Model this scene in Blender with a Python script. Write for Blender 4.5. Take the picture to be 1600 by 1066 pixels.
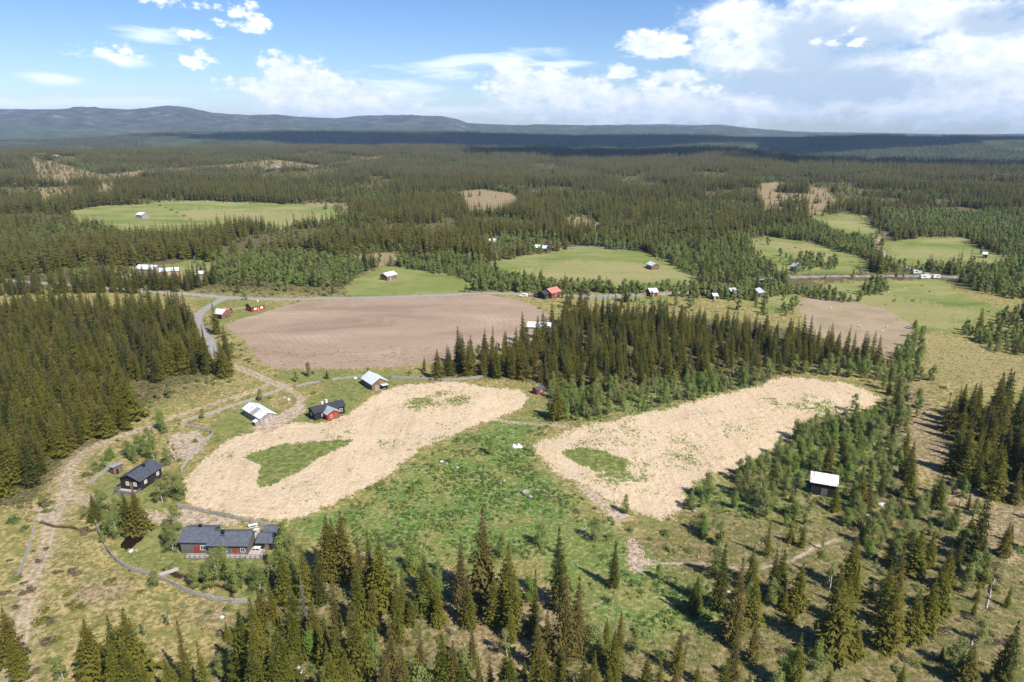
import bpy, bmesh, math, random
import numpy as np
from mathutils import Vector, Matrix
R = math.radians
for o in list(bpy.data.objects): bpy.data.objects.remove(o)
scene = bpy.context.scene
col = scene.collection
rng = np.random.default_rng(7)
random.seed(7)

# ---------------------------------------------------------------- camera, sky, sun, exposure
CAMH, FPX, PITCH = 95.0, 1067.0, R(17.1)
cp, sp = math.cos(PITCH), math.sin(PITCH)
cam = bpy.data.cameras.new('camera'); cam.sensor_width = 36; cam.lens = 36*FPX/1600
cam.clip_start = 1; cam.clip_end = 80000
cam_o = bpy.data.objects.new('camera', cam); col.objects.link(cam_o)
cam_o.location = (0, 0, CAMH); cam_o.rotation_euler = (R(90)-PITCH, 0, 0)
scene.camera = cam_o

SUN_EL = R(47); SHADOW_AZ = R(-44)            # shadows run forward and to the left
sun = bpy.data.lights.new('sun', 'SUN'); sun.energy = 4.6; sun.angle = R(0.53); sun.color = (1, .945, .84)
sun_o = bpy.data.objects.new('sun', sun); col.objects.link(sun_o)
sdir = Vector((math.sin(SHADOW_AZ)*math.cos(SUN_EL), math.cos(SHADOW_AZ)*math.cos(SUN_EL), -math.sin(SUN_EL)))
sun_o.rotation_euler = sdir.to_track_quat('-Z', 'Y').to_euler(); sun_o.location = (300, -300, 500)
scene.view_settings.view_transform = 'Standard'; scene.view_settings.look = 'None'
scene.view_settings.exposure = 0.74; scene.view_settings.gamma = 1
scene.cycles.max_bounces = 5; scene.cycles.diffuse_bounces = 2; scene.cycles.glossy_bounces = 1
scene.cycles.transmission_bounces = 2; scene.cycles.volume_bounces = 0
scene.cycles.use_denoising = True
HAZE = 5.6e-5

def pixdir(px, py):
    u = (px-800)/FPX; w = (533-py)/FPX
    return np.array((u, cp+w*sp, -sp+w*cp))
def azel(px, py):
    d = pixdir(px, py)
    return math.atan2(d[0], d[1]), math.atan2(d[2], math.hypot(d[0], d[1]))

class NT:
    """small helper to write node trees"""
    def __init__(s, tree): s.t = tree; s.n = tree.nodes; s.l = tree.links
    def new(s, typ, **kw):
        n = s.n.new(typ)
        for k, v in kw.items(): setattr(n, k, v)
        return n
    def put(s, sock, v):
        if v is None: return
        if isinstance(v, bpy.types.NodeSocket): s.l.new(v, sock)
        else:
            if hasattr(sock.default_value, '__len__') and hasattr(v, '__len__') and len(sock.default_value) == 4 and len(v) == 3: v = (*v, 1)
            sock.default_value = v
    def math(s, op, a, b=None, c=None, clamp=False):
        n = s.new('ShaderNodeMath', operation=op); n.use_clamp = clamp
        s.put(n.inputs[0], a); s.put(n.inputs[1], b); s.put(n.inputs[2], c); return n.outputs[0]
    def vmath(s, op, a, b=None):
        n = s.new('ShaderNodeVectorMath', operation=op); s.put(n.inputs[0], a); s.put(n.inputs[1], b); return n.outputs[0]
    def noise(s, vec, scale, detail=3, rough=.55, dist=0):
        n = s.new('ShaderNodeTexNoise'); s.put(n.inputs['Vector'], vec); n.inputs['Scale'].default_value = scale
        n.inputs['Detail'].default_value = detail; n.inputs['Roughness'].default_value = rough; n.inputs['Distortion'].default_value = dist
        return n.outputs['Fac']
    def step(s, v, a, b):
        n = s.new('ShaderNodeMapRange', interpolation_type='SMOOTHSTEP'); s.put(n.inputs[0], v)
        s.put(n.inputs[1], a); s.put(n.inputs[2], b); return n.outputs[0]
    def mix(s, f, a, b):
        n = s.new('ShaderNodeMix', data_type='RGBA'); s.put(n.inputs[0], f); s.put(n.inputs[6], a); s.put(n.inputs[7], b); return n.outputs[2]
    def mapping(s, vec, scale, rot=0):
        n = s.new('ShaderNodeMapping'); s.put(n.inputs['Vector'], vec); n.inputs['Scale'].default_value = scale
        n.inputs['Rotation'].default_value = (0, 0, rot); return n.outputs[0]
    def attr(s, name):
        n = s.new('ShaderNodeAttribute', attribute_name=name); sc = s.new('ShaderNodeSeparateColor'); s.l.new(n.outputs['Color'], sc.inputs[0])
        return sc.outputs[0], sc.outputs[1], sc.outputs[2], n.outputs['Alpha']

world = bpy.data.worlds.new('World'); scene.world = world; world.use_nodes = True
wt = NT(world.node_tree); wt.n.clear()
WS = 0.10
sky = wt.new('ShaderNodeTexSky', sky_type='NISHITA'); sky.sun_disc = False
sky.sun_elevation = SUN_EL; sky.sun_rotation = math.pi + SHADOW_AZ; sky.altitude = 900; sky.air_density = 1.0; sky.dust_density = .35; sky.ozone_density = 2.2
tc = wt.new('ShaderNodeTexCoord'); D_ = tc.outputs['Generated']
sx = wt.new('ShaderNodeSeparateXYZ'); wt.l.new(D_, sx.inputs[0])
AZ = wt.math('ARCTAN2', sx.outputs[0], sx.outputs[1]); EL = wt.math('ARCSINE', sx.outputs[2])
cv = wt.new('ShaderNodeCombineXYZ'); wt.l.new(AZ, cv.inputs[0]); wt.l.new(wt.math('MULTIPLY', EL, 1.7), cv.inputs[1])
UV = cv.outputs[0]
nbig = wt.noise(UV, 9, 5, .6); nmid = wt.noise(UV, 26, 7, .62); nwisp = wt.noise(wt.mapping(UV, (7, 26, 1), R(4)), 1.0, 7, .62, .4)
nfine = wt.noise(wt.vmath('ADD', UV, (3.1, 1.7, 0)), 60, 5, .6)
def blob(px, py, rx, ry):
    a, e = azel(px, py); a2, _ = azel(px+rx, py); _, e2 = azel(px, py-ry)
    dx = wt.math('MULTIPLY', wt.math('SUBTRACT', AZ, a), 1/max(1e-4, abs(a2-a)))
    dy = wt.math('MULTIPLY', wt.math('SUBTRACT', EL, e), 1/max(1e-4, abs(e2-e)))
    r = wt.math('SQRT', wt.math('ADD', wt.math('MULTIPLY', dx, dx), wt.math('MULTIPLY', dy, dy)))
    return wt.math('SUBTRACT', 1.0, r)
def union(bs):
    v = None
    for b in bs:
        q = blob(*b); v = q if v is None else wt.math('SMOOTH_MAX', v, q, .25)
    return v
CUM = [(455,118,44,32),(480,140,85,34),(530,152,70,30),(590,165,60,20),(425,142,46,20),(500,165,90,22),
       (805,118,38,26),(860,130,45,24),(900,142,80,26),(820,140,60,30),(960,165,170,34),(1010,70,36,20),(1040,72,40,20),(975,112,22,12),(1055,120,40,14)]
SML = [(378,24,30,18),(392,40,34,13),(366,38,30,11),(248,2,40,12),(310,6,24,12),(296,54,38,12),(300,96,28,12),(318,84,18,14),(160,80,50,13),(190,90,40,9),(360,131,38,10),(1272,66,20,8),(1300,69,15,9),(1330,49,12,8),(1338,66,16,8)]
BIG = [(1150,30,95,45),(1210,75,150,75),(1400,20,260,60),(1530,85,160,75),(1420,120,250,60),(1240,150,190,40),(1120,170,330,30),(1480,170,250,34),(1650,100,250,120),(1150,90,60,40)]
WISP = [(90,122,75,15),(700,105,110,32),(800,92,140,24),(880,100,130,16),(200,98,70,22),(230,60,90,40),(620,150,120,40),(100,160,260,20),(700,175,420,24)]
dc = wt.math('ADD', union(CUM), wt.math('ADD', wt.math('MULTIPLY', wt.math('SUBTRACT', nmid, .5), 2.2), wt.math('MULTIPLY', wt.math('SUBTRACT', nfine, .5), 1.2)))
mc = wt.step(dc, -.24, .30)
dsm = wt.math('ADD', union(SML), wt.math('ADD', wt.math('MULTIPLY', wt.math('SUBTRACT', nmid, .5), 3.2), wt.math('MULTIPLY', wt.math('SUBTRACT', nfine, .5), 3.4)))
mc = wt.math('MAXIMUM', mc, wt.math('MULTIPLY', wt.step(dsm, .0, .8), .95))
db = wt.math('ADD', union(BIG), wt.math('MULTIPLY', wt.math('SUBTRACT', wt.math('ADD', wt.math('MULTIPLY', nbig, .5), wt.math('MULTIPLY', nmid, .5)), .5), 2.2))
mb = wt.step(wt.math('ADD', db, wt.math('MULTIPLY', wt.math('SUBTRACT', nfine, .5), .5)), -.10, .50)
dw = wt.math('ADD', union(WISP), wt.math('MULTIPLY', wt.math('SUBTRACT', nwisp, .56), 3.4))
mw = wt.math('MULTIPLY', wt.step(dw, .0, .9), .75)
K = 1/WS
white = (.78*K, .79*K, .80*K); grey = (.36*K, .45*K, .575*K)
# cumulus: crisp bright tops, cooler folds
cshade = wt.step(wt.math('ADD', wt.math('MULTIPLY', nfine, .5), nmid), .52, 1.0)
ccol = wt.mix(cshade, (.53*K, .60*K, .69*K), white)
# the big deck: grey-blue belly, bright rims
bel = union([(1290,70,170,62),(1330,130,190,45),(1200,130,120,30),(1560,30,90,30)])
bsh = wt.step(wt.math('ADD', bel, wt.math('ADD', wt.math('MULTIPLY', wt.math('SUBTRACT', nbig, .5), 2.4), wt.math('MULTIPLY', wt.math('SUBTRACT', nmid, .5), 1.2))), -.1, .62)
bcol = wt.mix(wt.math('MULTIPLY', bsh, .95), ccol, grey)
skyc = sky.outputs[0]
hs = wt.new('ShaderNodeHueSaturation'); hs.inputs['Saturation'].default_value = 1.22; hs.inputs['Value'].default_value = .80; wt.l.new(skyc, hs.inputs['Color']); skyc = wt.vmath('MULTIPLY', hs.outputs[0], (.93, .93, 1.07))
c1 = wt.mix(mw, skyc, (.74*K, .79*K, .84*K))
c2 = wt.mix(mb, c1, bcol)
c3 = wt.mix(mc, c2, ccol)
bgd = wt.new('ShaderNodeBackground'); bgd.inputs['Strength'].default_value = WS; wt.l.new(c3, bgd.inputs['Color'])
wo = wt.new('ShaderNodeOutputWorld'); wt.l.new(bgd.outputs[0], wo.inputs['Surface'])

# ---------------------------------------------------------------- numpy noise and the lie of the land
def _h(ix, iy, s):
    n = (ix.astype(np.int64)*374761393 + iy.astype(np.int64)*668265263 + s*974711) & 0x7fffffff
    n = ((n ^ (n >> 13))*1274126177) & 0x7fffffff
    return ((n ^ (n >> 16)) & 0xffff)/65535.0
def vnoise(x, y, s=0):
    x = np.asarray(x, float); y = np.asarray(y, float)
    ix = np.floor(x); iy = np.floor(y); fx = x-ix; fy = y-iy
    fx = fx*fx*(3-2*fx); fy = fy*fy*(3-2*fy)
    a = _h(ix, iy, s); b = _h(ix+1, iy, s); c = _h(ix, iy+1, s); d = _h(ix+1, iy+1, s)
    return (a*(1-fx)+b*fx)*(1-fy)+(c*(1-fx)+d*fx)*fy
def fbm(x, y, s=0, o=4):
    v = 0; a = .5; t = 0
    for i in range(o):
        v = v+a*vnoise(x*2**i, y*2**i, s+i*17); t += a; a *= .5
    return v/t
def sstep(v, a, b):
    t = np.clip((v-a)/(b-a), 0, 1); return t*t*(3-2*t)
def profile(pts, D):
    """heights along a crest seen at the given picture heights, standing D metres away"""
    az = np.array([azel(x, y)[0] for x, y in pts]); te = np.array([math.tan(azel(x, y)[1]) for x, y in pts])
    return az, te
CREST = [(-150,246),(0,243),(150,239),(300,236),(450,233),(600,232),(750,233),(900,236),(1000,237),(1100,236),(1150,238),(1200,243),(1250,250),(1300,253),(1400,257),(1500,261),(1600,263),(1750,268)]
c_az, c_te = profile(CREST, 0)
DC_AZ = np.radians([-45, -35, -20, 0, 10, 25, 40, 45]); DC = np.array([1950, 1950, 2250, 2500, 2500, 1900, 1750, 1700])
RIDGES = [  # distance, depth towards us, depth behind, crest line
 (4600, 1300, 1100, [(-200,222),(0,221),(120,218),(200,212),(300,208),(500,206),(700,208),(800,209),(900,214),(1000,211),(1100,213),(1250,214),(1400,213),(1600,216),(1800,217)]),
 (9500, 3000, 1800, [(-200,176),(0,173),(60,172),(150,168),(200,171),(260,167),(300,170),(330,177),(390,181),(430,179),(480,184),(530,185),(560,183),(620,181),(690,181),(715,186),(730,192),(800,196),(960,196),(1060,199),(1110,197),(1150,199),(1210,204),(1260,208),(1330,210),(1600,212),(1800,212)]),
 (13500, 1500, 1500, [(-200,200),(700,195),(800,197),(850,194),(920,196),(1030,194),(1090,196),(1130,195),(1170,200),(1240,206),(1400,208),(1500,210),(1590,209),(1800,212)])]
RP = [(d, wf, wb, *profile(p, d)) for d, wf, wb, p in RIDGES]
def height(x, y):
    x = np.asarray(x, float); y = np.asarray(y, float)
    D = np.hypot(x, y); az = np.arctan2(x, y)
    dc = np.interp(az, DC_AZ, DC); hc = CAMH + dc*np.interp(az, c_az, c_te)
    h = hc*sstep(D, 650, dc)
    amp = np.clip(220/np.maximum(D, 1), 0, 1)
    h = h + amp*(2.2*(fbm(x/55, y/55, 3, 3)-.5) + 1.0*(fbm(x/14, y/14, 9, 2)-.5))
    h = h + np.clip((D-900)/1500, 0, 1)*7*(fbm(x/260, y/260, 21, 2)-.5)
    over = np.maximum(D-dc, 0)
    h = h - over*.11*sstep(over, 0, 500)
    val = -150 + 25*(fbm(x/900, y/900, 5, 3)-.5)
    k = 12.0
    far = h
    far = np.maximum(far, np.where(over > 0, val, -1e9))
    for d, wf, wb, ra, rt in RP:
        crest = CAMH + d*np.interp(az, ra, rt)
        t = np.where(D < d, (d-D)/wf, (D-d)/wb)
        rough = 1+(.34*(fbm(x/620, y/620, 31, 5)-.5)+.10*(fbm(x/150, y/150, 37, 3)-.5))*np.clip(.10+np.abs(D-d)/(.3*wf), 0, 1)*(.3 if d < 5000 else 1)
        g = val + (crest-val)*np.exp(-t*t*1.2)*rough
        far = np.where(over > 400, np.maximum(far, g), far)
    return far
def at(px, py, up=0.0):
    """the ground point (or a point 'up' metres above it) seen at a picture position"""
    d = pixdir(px, py); z = 0.0
    for i in range(14):
        t = (z+up-CAMH)/d[2]; x, y = d[0]*t, d[1]*t
        z = float(height(x, y))
    return np.array((x, y, z))
def project(x, y, z):
    zz = z-CAMH
    dep = y*cp - zz*sp; v = y*sp + zz*cp
    return 800+FPX*x/dep, 533-FPX*v/dep
def wpoly(pts): return np.array([at(*p)[:2] for p in pts])
def inside(x, y, poly):
    r = np.zeros(x.shape, bool)
    lo = poly.min(0); hi = poly.max(0)
    sel = np.nonzero((x >= lo[0]) & (x <= hi[0]) & (y >= lo[1]) & (y <= hi[1]))[0]
    if len(sel) == 0: return r
    X = x[sel]; Y = y[sel]; c = np.zeros(len(sel), bool); n = len(poly)
    for i in range(n):
        x1, y1 = poly[i]; x2, y2 = poly[(i+1) % n]
        if y1 == y2: continue
        c ^= ((y1 > Y) != (y2 > Y)) & (X < (x2-x1)*(Y-y1)/(y2-y1)+x1)
    r[sel] = c; return r
def line_dist(x, y, line, reach):
    d = np.full(x.shape, 1e9)
    lo = line.min(0)-reach; hi = line.max(0)+reach
    sel = np.nonzero((x >= lo[0]) & (x <= hi[0]) & (y >= lo[1]) & (y <= hi[1]))[0]
    X = x[sel]; Y = y[sel]; b = np.full(len(sel), 1e9)
    for i in range(len(line)-1):
        ax, ay = line[i]; bx, by = line[i+1]; vx, vy = bx-ax, by-ay; L = vx*vx+vy*vy+1e-9
        t = np.clip(((X-ax)*vx+(Y-ay)*vy)/L, 0, 1)
        b = np.minimum(b, np.hypot(X-ax-t*vx, Y-ay-t*vy))
    d[sel] = b; return d
def smooth_line(pts, n=8):
    p = np.array([at(*q)[:2] for q in pts]); out = []
    P = np.vstack([2*p[0]-p[1], p, 2*p[-1]-p[-2]])
    for i in range(1, len(P)-2):
        for t in np.linspace(0, 1, n, endpoint=False):
            a, b, c, d = P[i-1], P[i], P[i+1], P[i+2]
            out.append(.5*((2*b)+(-a+c)*t+(2*a-5*b+4*c-d)*t*t+(-a+3*b-3*c+d)*t**3))
    out.append(p[-1]); return np.array(out)
# ---------------------------------------------------------------- what lies on the ground (outlines traced, then laid on the land)
STRAW1 = wpoly([(287,765),(287,780),(296,792),(330,801),(380,809),(432,813),(470,806),(505,790),(560,768),(600,745),(640,715),(690,685),(740,665),(790,648),(812,637),(824,622),(815,612),(780,606),(740,601),(700,597),(660,598),(630,602),(600,612),(570,628),(545,645),(525,654),(500,659),(470,660),(440,664),(400,672),(360,685),(330,705),(305,730),(292,750)])
STRAW2 = wpoly([(830,697),(845,688),(880,676),(930,663),(985,650),(1040,637),(1090,625),(1140,612),(1190,602),(1215,590),(1240,590),(1290,595),(1340,603),(1372,617),(1368,630),(1330,643),(1290,648),(1260,660),(1235,680),(1210,700),(1190,715),(1165,728),(1140,738),(1100,752),(1075,768),(1062,790),(1050,805),(1030,811),(1000,808),(970,792),(940,775),(905,755),(870,735),(845,715)])
PLOUGH = wpoly([(350,508),(370,500),(400,492),(440,480),(470,472),(540,468),(620,464),(700,463),(760,461),(800,466),(830,475),(850,487),(866,503),(868,518),(850,528),(800,542),(740,554),(700,563),(660,570),(600,574),(540,576),(480,577),(450,576),(420,572),(395,555),(380,535),(365,520)])
BROWNF = wpoly([(1245,475),(1262,464),(1330,470),(1380,482),(1425,510),(1415,535),(1390,560),(1330,550),(1265,515)])
TANF = wpoly([(1440,522),(1500,532),(1600,562),(1680,585),(1680,612),(1500,606),(1450,590)])
MEADOWS = [wpoly(p) for p in (
 [(95,332),(160,322),(260,316),(330,313),(420,318),(520,322),(548,330),(530,344),(440,358),(380,352),(330,366),(250,372),(180,362),(120,350)],
 [(240,415),(300,406),(340,410),(330,428),(290,434),(245,424)],
 [(535,447),(560,432),(600,418),(650,420),(735,438),(745,448),(690,460),(620,461),(540,463)],
 [(760,412),(830,400),(880,390),(920,386),(1000,392),(1030,405),(1060,420),(1090,434),(1085,446),(1000,452),(880,452),(800,434),(770,420)],
 [(1165,372),(1215,370),(1290,385),(1360,410),(1358,428),(1290,430),(1220,426),(1180,405)],
 [(1255,340),(1300,335),(1340,335),(1375,362),(1370,378),(1330,372),(1290,358)],
 [(1372,380),(1390,375),(1440,372),(1500,370),(1540,392),(1590,408),(1570,420),(1500,420),(1430,418),(1385,400)],
 [(1275,442),(1340,440),(1480,436),(1500,455),(1560,480),(1568,500),(1500,517),(1430,518),(1365,480),(1300,470)],
 [(930,462),(1040,464),(1060,470),(1010,480),(930,476)])]
MEADOWS_ISL = [wpoly([(1175,462),(1245,460),(1250,480),(1215,490),(1180,478)])]
YARD = [wpoly(p) for p in (   # fresh short grass round the cabins
 [(330,660),(400,625),(440,640),(470,650),(480,628),(540,595),(640,592),(800,600),(840,625),(825,640),(812,600),(700,594),(620,600),(570,622),(545,640),(520,658),(430,664),(350,688),(330,700)],
 [(152,820),(185,800),(260,800),(320,835),(430,866),(480,850),(500,900),(470,925),(390,930),(330,915),(230,895),(195,880),(175,860)],
 [(160,745),(185,735),(270,760),(285,790),(230,800),(170,790),(150,765)],
 [(1200,595),(1250,585),(1380,605),(1372,615),(1290,592),(1240,588)],[(290,470),(380,470),(440,480),(380,498),(345,505),(335,490)],
 [(990,805),(1050,810),(1060,822),(1010,826)],[(440,580),(640,580),(660,590),(560,600),(470,606),(430,590)])]
HERB = [wpoly(p) for p in (
 [(440,825),(470,812),(520,790),(600,750),(660,718),(720,684),(790,652),(830,640),(870,655),(835,690),(840,725),(880,755),(920,785),(890,810),(850,830),(840,870),(760,885),(700,890),(640,890),(560,860),(500,840)],
 [(840,820),(900,800),(960,810),(985,860),(1000,890),(1100,900),(1130,950),(1080,1010),(960,1010),(880,960),(850,900)],
 [(1060,770),(1110,750),(1180,775),(1260,800),(1210,830),(1130,800),(1080,800)],
 [(850,600),(960,605),(1060,598),(1200,590),(1195,606),(1100,622),(1000,645),(900,662),(860,655)],
 [(1180,740),(1290,660),(1370,640),(1400,700),(1390,790),(1290,790),(1240,770)])]
PATCH = [wpoly(p) for p in (
 [(383,715),(395,707),(430,696),(470,691),(540,687),(553,688),(540,697),(500,715),(460,740),(425,757),(405,764),(398,758),(400,745),(408,730),(400,722)],
 [(874,707),(890,702),(912,699),(935,704),(958,712),(985,722),(975,734),(950,738),(932,737),(905,726)])]
WEED = [wpoly(p) for p in ([(925,735),(950,705),(990,716),(1022,735),(1010,755),(975,766),(945,756)],[(895,690),(915,676),(945,680),(930,700)],[(630,640),(650,608),(700,604),(715,630)],[(660,690),(700,660),(720,668),(690,690)],[(350,700),(380,690),(390,715),(360,720)],
 [(632,625),(640,610),(665,606),(690,605),(700,612),(722,608),(745,612),(750,625),(735,630),(720,635),(700,628),(690,635),(655,641),(635,635)],
 [(940,735),(960,712),(985,720),(1015,737),(1010,750),(975,760),(945,752)],[(945,672),(990,668),(985,690),(955,690)],[(905,690),(938,680),(930,696)],
 [(1195,632),(1260,618),(1335,622),(1290,642),(1210,647)],[(1020,700),(1080,690),(1100,715),(1030,725)],[(500,668),(545,660),(560,680),(510,684)],[(440,770),(490,762),(480,778),(445,780)],[(570,700),(640,680),(620,705),(575,712)],[(1090,660),(1150,650),(1140,675)],[(760,622),(800,620),(790,632)])]
DIRT = [wpoly(p) for p in (
 [(262,690),(275,676),(312,674),(318,700),(292,722),(262,718)],[(222,800),(300,794),(340,804),(374,814),(372,824),(290,822),(225,815)],
 [(985,838),(992,842),(1024,880),(1002,890),(980,884)],[(60,790),(85,780),(95,815),(80,822),(62,815)],[(395,668),(430,650),(470,625),(476,640),(455,662),(410,678)],
 [(1080,690),(1090,690),(1090,695)],[(900,760),(925,765),(985,810),(975,822),(930,785)])]
PINK = [wpoly(p) for p in (   # pink-tan bog and dry peaty ground
 [(50,262),(150,262),(230,259),(330,257),(420,251),(500,252),(590,246),(620,247),(540,259),(440,264),(330,265),(200,266),(60,267)],
 [(712,300),(760,296),(810,304),(812,322),(780,337),(730,337),(715,320)],[(1185,288),(1225,284),(1290,296),(1302,315),(1282,338),(1230,348),(1185,338)],
 [(870,340),(905,338),(940,350),(930,362),(880,360)],[(555,400),(610,395),(640,405),(600,418),(555,414)],[(60,292),(90,288),(105,312),(70,326)],[(150,286),(178,284),(182,308),(155,312)],[(470,318),(545,316),(548,330),(520,334)],
 [(1420,690),(1410,640),(1400,600),(1440,600),(1470,650),(1500,690),(1490,740),(1500,780),(1450,790),(1430,760)],[(1480,770),(1650,790),(1650,900),(1560,880),(1500,830)],
 [(700,930),(760,920),(850,930),(880,990),(860,1040),(760,1060),(690,1010)],
 [(100,920),(190,910),(205,945),(150,965),(100,950)],[(285,940),(335,950),(340,1000),(290,1000)],[(150,428),(205,412),(250,425),(330,432),(330,445),(200,444)])]
FLOOR = [wpoly(p) for p in (
 [(-300,470),(150,480),(290,488),(320,500),(340,540),(352,585),(300,592),(255,605),(210,650),(195,668),(120,705),(75,750),(40,790),(-300,820)],
 [(668,578),(690,586),(800,592),(850,600),(960,605),(1060,592),(1200,588),(1300,575),(1370,578),(1375,560),(1330,545),(1260,520),(1180,505),(1100,498),(1000,492),(900,495),(872,505),(875,535),(850,548),(760,562)],
 [(1462,660),(1490,640),(1560,645),(1700,645),(1700,800),(1590,790),(1500,765),(1486,700)])]
ROADS = [(smooth_line(p), w) for p, w in (
 ([(-40,433),(0,437),(60,442),(140,448),(220,455),(300,460),(345,464),(400,467),(480,467),(560,465.5),(640,463),(720,460),(790,459),(870,462),(960,462),(1040,459),(1120,455),(1200,436),(1290,432),(1400,431.5),(1480,432.5),(1560,436),(1700,440)], 5.2),
 ([(352,466),(335,474),(318,485),(309,495),(310,508),(318,520),(326,533),(332,550)], 5.0),
 ([(1460,431),(1440,425),(1410,415),(1388,404),(1377,392)], 4.5))]
TRACKS = [(smooth_line(p), w) for p, w in (
 ([(332,550),(345,566),(375,576),(400,586),(425,597),(447,605)], 3.6),
 ([(447,605),(465,617),(470,628),(455,645),(438,660)], 2.6),
 ([(425,597),(400,610),(370,619),(300,642),(240,664)], 2.2),
 ([(775,655),(800,660),(850,663),(885,668)], 1.8),
 ([(390,480),(372,482),(356,486),(335,492)], 2.4),([(1388,404),(1372,392),(1370,380),(1384,365)], 3.0),
 ([(1010,882),(1080,880),(1140,886),(1200,885),(1245,872),(1280,852),(1310,843)], .9))]
TWIN = [(smooth_line(p), w) for p, w in (
 ([(240,664),(190,682),(150,698),(122,715),(106,738),(103,757),(115,775),(145,787)], 1.5),
 ([(105,760),(90,800),(76,830),(70,860),(50,905),(38,960),(30,1030),(25,1090)], 1.4))]
STREAM = [(smooth_line(p), w) for p, w in (
 ([(62,815),(85,821),(108,823),(135,829),(150,826)], .9),([(186,836),(198,840),(206,847)], .7),([(258,889),(272,896),(280,900)], 1.6),([(308,904),(325,911),(342,915),(352,919),(361,925),(362,937)], .9),([(672,964),(690,975),(705,990)], .35),([(760,958),(790,970),(830,1000)], .5),([(1555,880),(1545,925)], .4),([(1180,905),(1230,925),(1260,940)], .5))]
POND = wpoly([(188,850),(194,841),(205,838),(216,838),(225,837),(222,843),(212,850),(205,857),(196,858),(189,855)])
CABINROOT = None

# grid of the land: fine near the photographer's hill, coarser far away
Ds = [72.0]
while Ds[-1] < 16500:
    d = Ds[-1]; Ds.append(d+min(1.45*(d*d+CAMH**2)/(CAMH*FPX), .0125*d if d < 3200 else .0065*d))
Ds = np.array(Ds); NC = 1080
AZs = np.radians(np.linspace(-43, 43, NC))
GD, GA = np.meshgrid(Ds, AZs, indexing='ij')
GX = (GD*np.sin(GA)).ravel(); GY = (GD*np.cos(GA)).ravel(); GZ = height(GX, GY)
GDr = GD.ravel(); nv = len(GX)
def wob(amp, scale, s): return amp*2*(fbm(GX/scale, GY/scale, s, 3)-.5), amp*2*(fbm(GX/scale, GY/scale, s+50, 3)-.5)
def soft(polys, amp=.8, scale=2.5, jit=.35, s=1, far=0.0012):
    """1 inside, 0 outside, with a ragged natural border"""
    out = np.zeros(nv); wx, wy = wob(1.0, scale, s); w2x, w2y = wob(1.0, scale*6, s+7)
    A = amp+far*GDr
    for k in range(3):
        j = jit*(1+GDr*.004); ox = np.random.default_rng(s*9+k).uniform(-1, 1, nv)*j; oy = np.random.default_rng(s*9+k+500).uniform(-1, 1, nv)*j
        X = GX+A*(wx+1.2*w2x)+ox; Y = GY+A*(wy+1.2*w2y)*1.5+oy*1.5
        m = np.zeros(nv, bool)
        for p in polys: m |= inside(X, Y, p)
        out += m
    return out/3
def band(lines, edge=.35, amp=.25, s=3):
    wx, wy = wob(amp, 2.0, s); v = np.zeros(nv)
    for ln, w in lines:
        d = line_dist(GX+wx, GY+wy, ln, w*2+3)*(1+.28*(fbm(GX/3.5, GY/3.5, 44, 2)-.5))
        e = edge+GDr*.0009
        v = np.maximum(v, 1-sstep(d, w/2-e, w/2+e))
    return v
m_straw1 = soft([STRAW1], 1.0, 1.8, .55, 2); m_straw2 = soft([STRAW2], 1.6, 2.2, .8, 3)
m_plough = soft([PLOUGH], .5, 3, .4, 4); m_brown = soft([BROWNF], .8, 4, .5, 5)
m_tan = soft([TANF], 1.0, 5, .6, 6)
m_mead = [soft([p], 3.0, 7, 1.6, 20+i, .006) for i, p in enumerate(MEADOWS)]
m_meadow = np.max(m_mead, axis=0); m_meadow = np.maximum(m_meadow, soft(MEADOWS_ISL, 1.5, 5, 1, 33))
m_yard = soft(YARD, 1.6, 4, 1.2, 7); m_herb = np.maximum(soft(HERB[:1], 3.5, 7, 2.2, 8), .72*soft(HERB[1:], 4.5, 7, 3, 8))
m_patch = soft(PATCH, .5, 2, .3, 9); m_weed = soft(WEED, 5.0, 4, 2.5, 10)*np.clip((fbm(GX/4.5, GY/4.5, 66, 3)-.26)*4, 0, 1)
m_dirt = soft(DIRT, 1.0, 2, .7, 11); m_pink = soft(PINK, 3.0, 7, 2.0, 12); m_floor = soft(FLOOR, 2.5, 6, 1.5, 13)
m_road = band(ROADS); m_track = band(TRACKS, .5, .5, 5)
for ln, w in TRACKS[:3]: # a grassy strip between the wheel ruts
    d = line_dist(GX+wob(.25, 2, 16)[0], GY, ln, 4); m_track *= 1-.55*np.exp(-(d/(.16*w))**2)
m_twin = np.zeros(nv)
for ln, w in TWIN:
    d = line_dist(GX+wob(.2, 3, 15)[0], GY, ln, 5); m_twin = np.maximum(m_twin, np.maximum(np.exp(-((d-w*.62)/.5)**2), .62*np.exp(-(d/2.7)**2)))
m_stream = band(STREAM, .25, .4, 6); m_pond = soft([POND], .25, 1.2, .1, 14)
dcv = np.interp(GA.ravel(), DC_AZ, DC)
m_far = sstep(GDr, dcv+250, dcv+700)
alpine = sstep(GZ+60*(fbm(GX/400, GY/400, 71, 3)-.5), 40, 190)*m_far*(GDr > 6200)
forestfar = sstep(np.interp(GDr, [0, 1], [0, 1])*0+project(GX, GY, GZ)[1], 470, 440)*(1-m_far)
openfar = np.max([m_meadow, m_pink, m_plough], axis=0)
m_floor = np.maximum(m_floor, forestfar*(1-openfar)*.8)
GZ = GZ - m_pond*.35 - m_stream*.3

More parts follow.
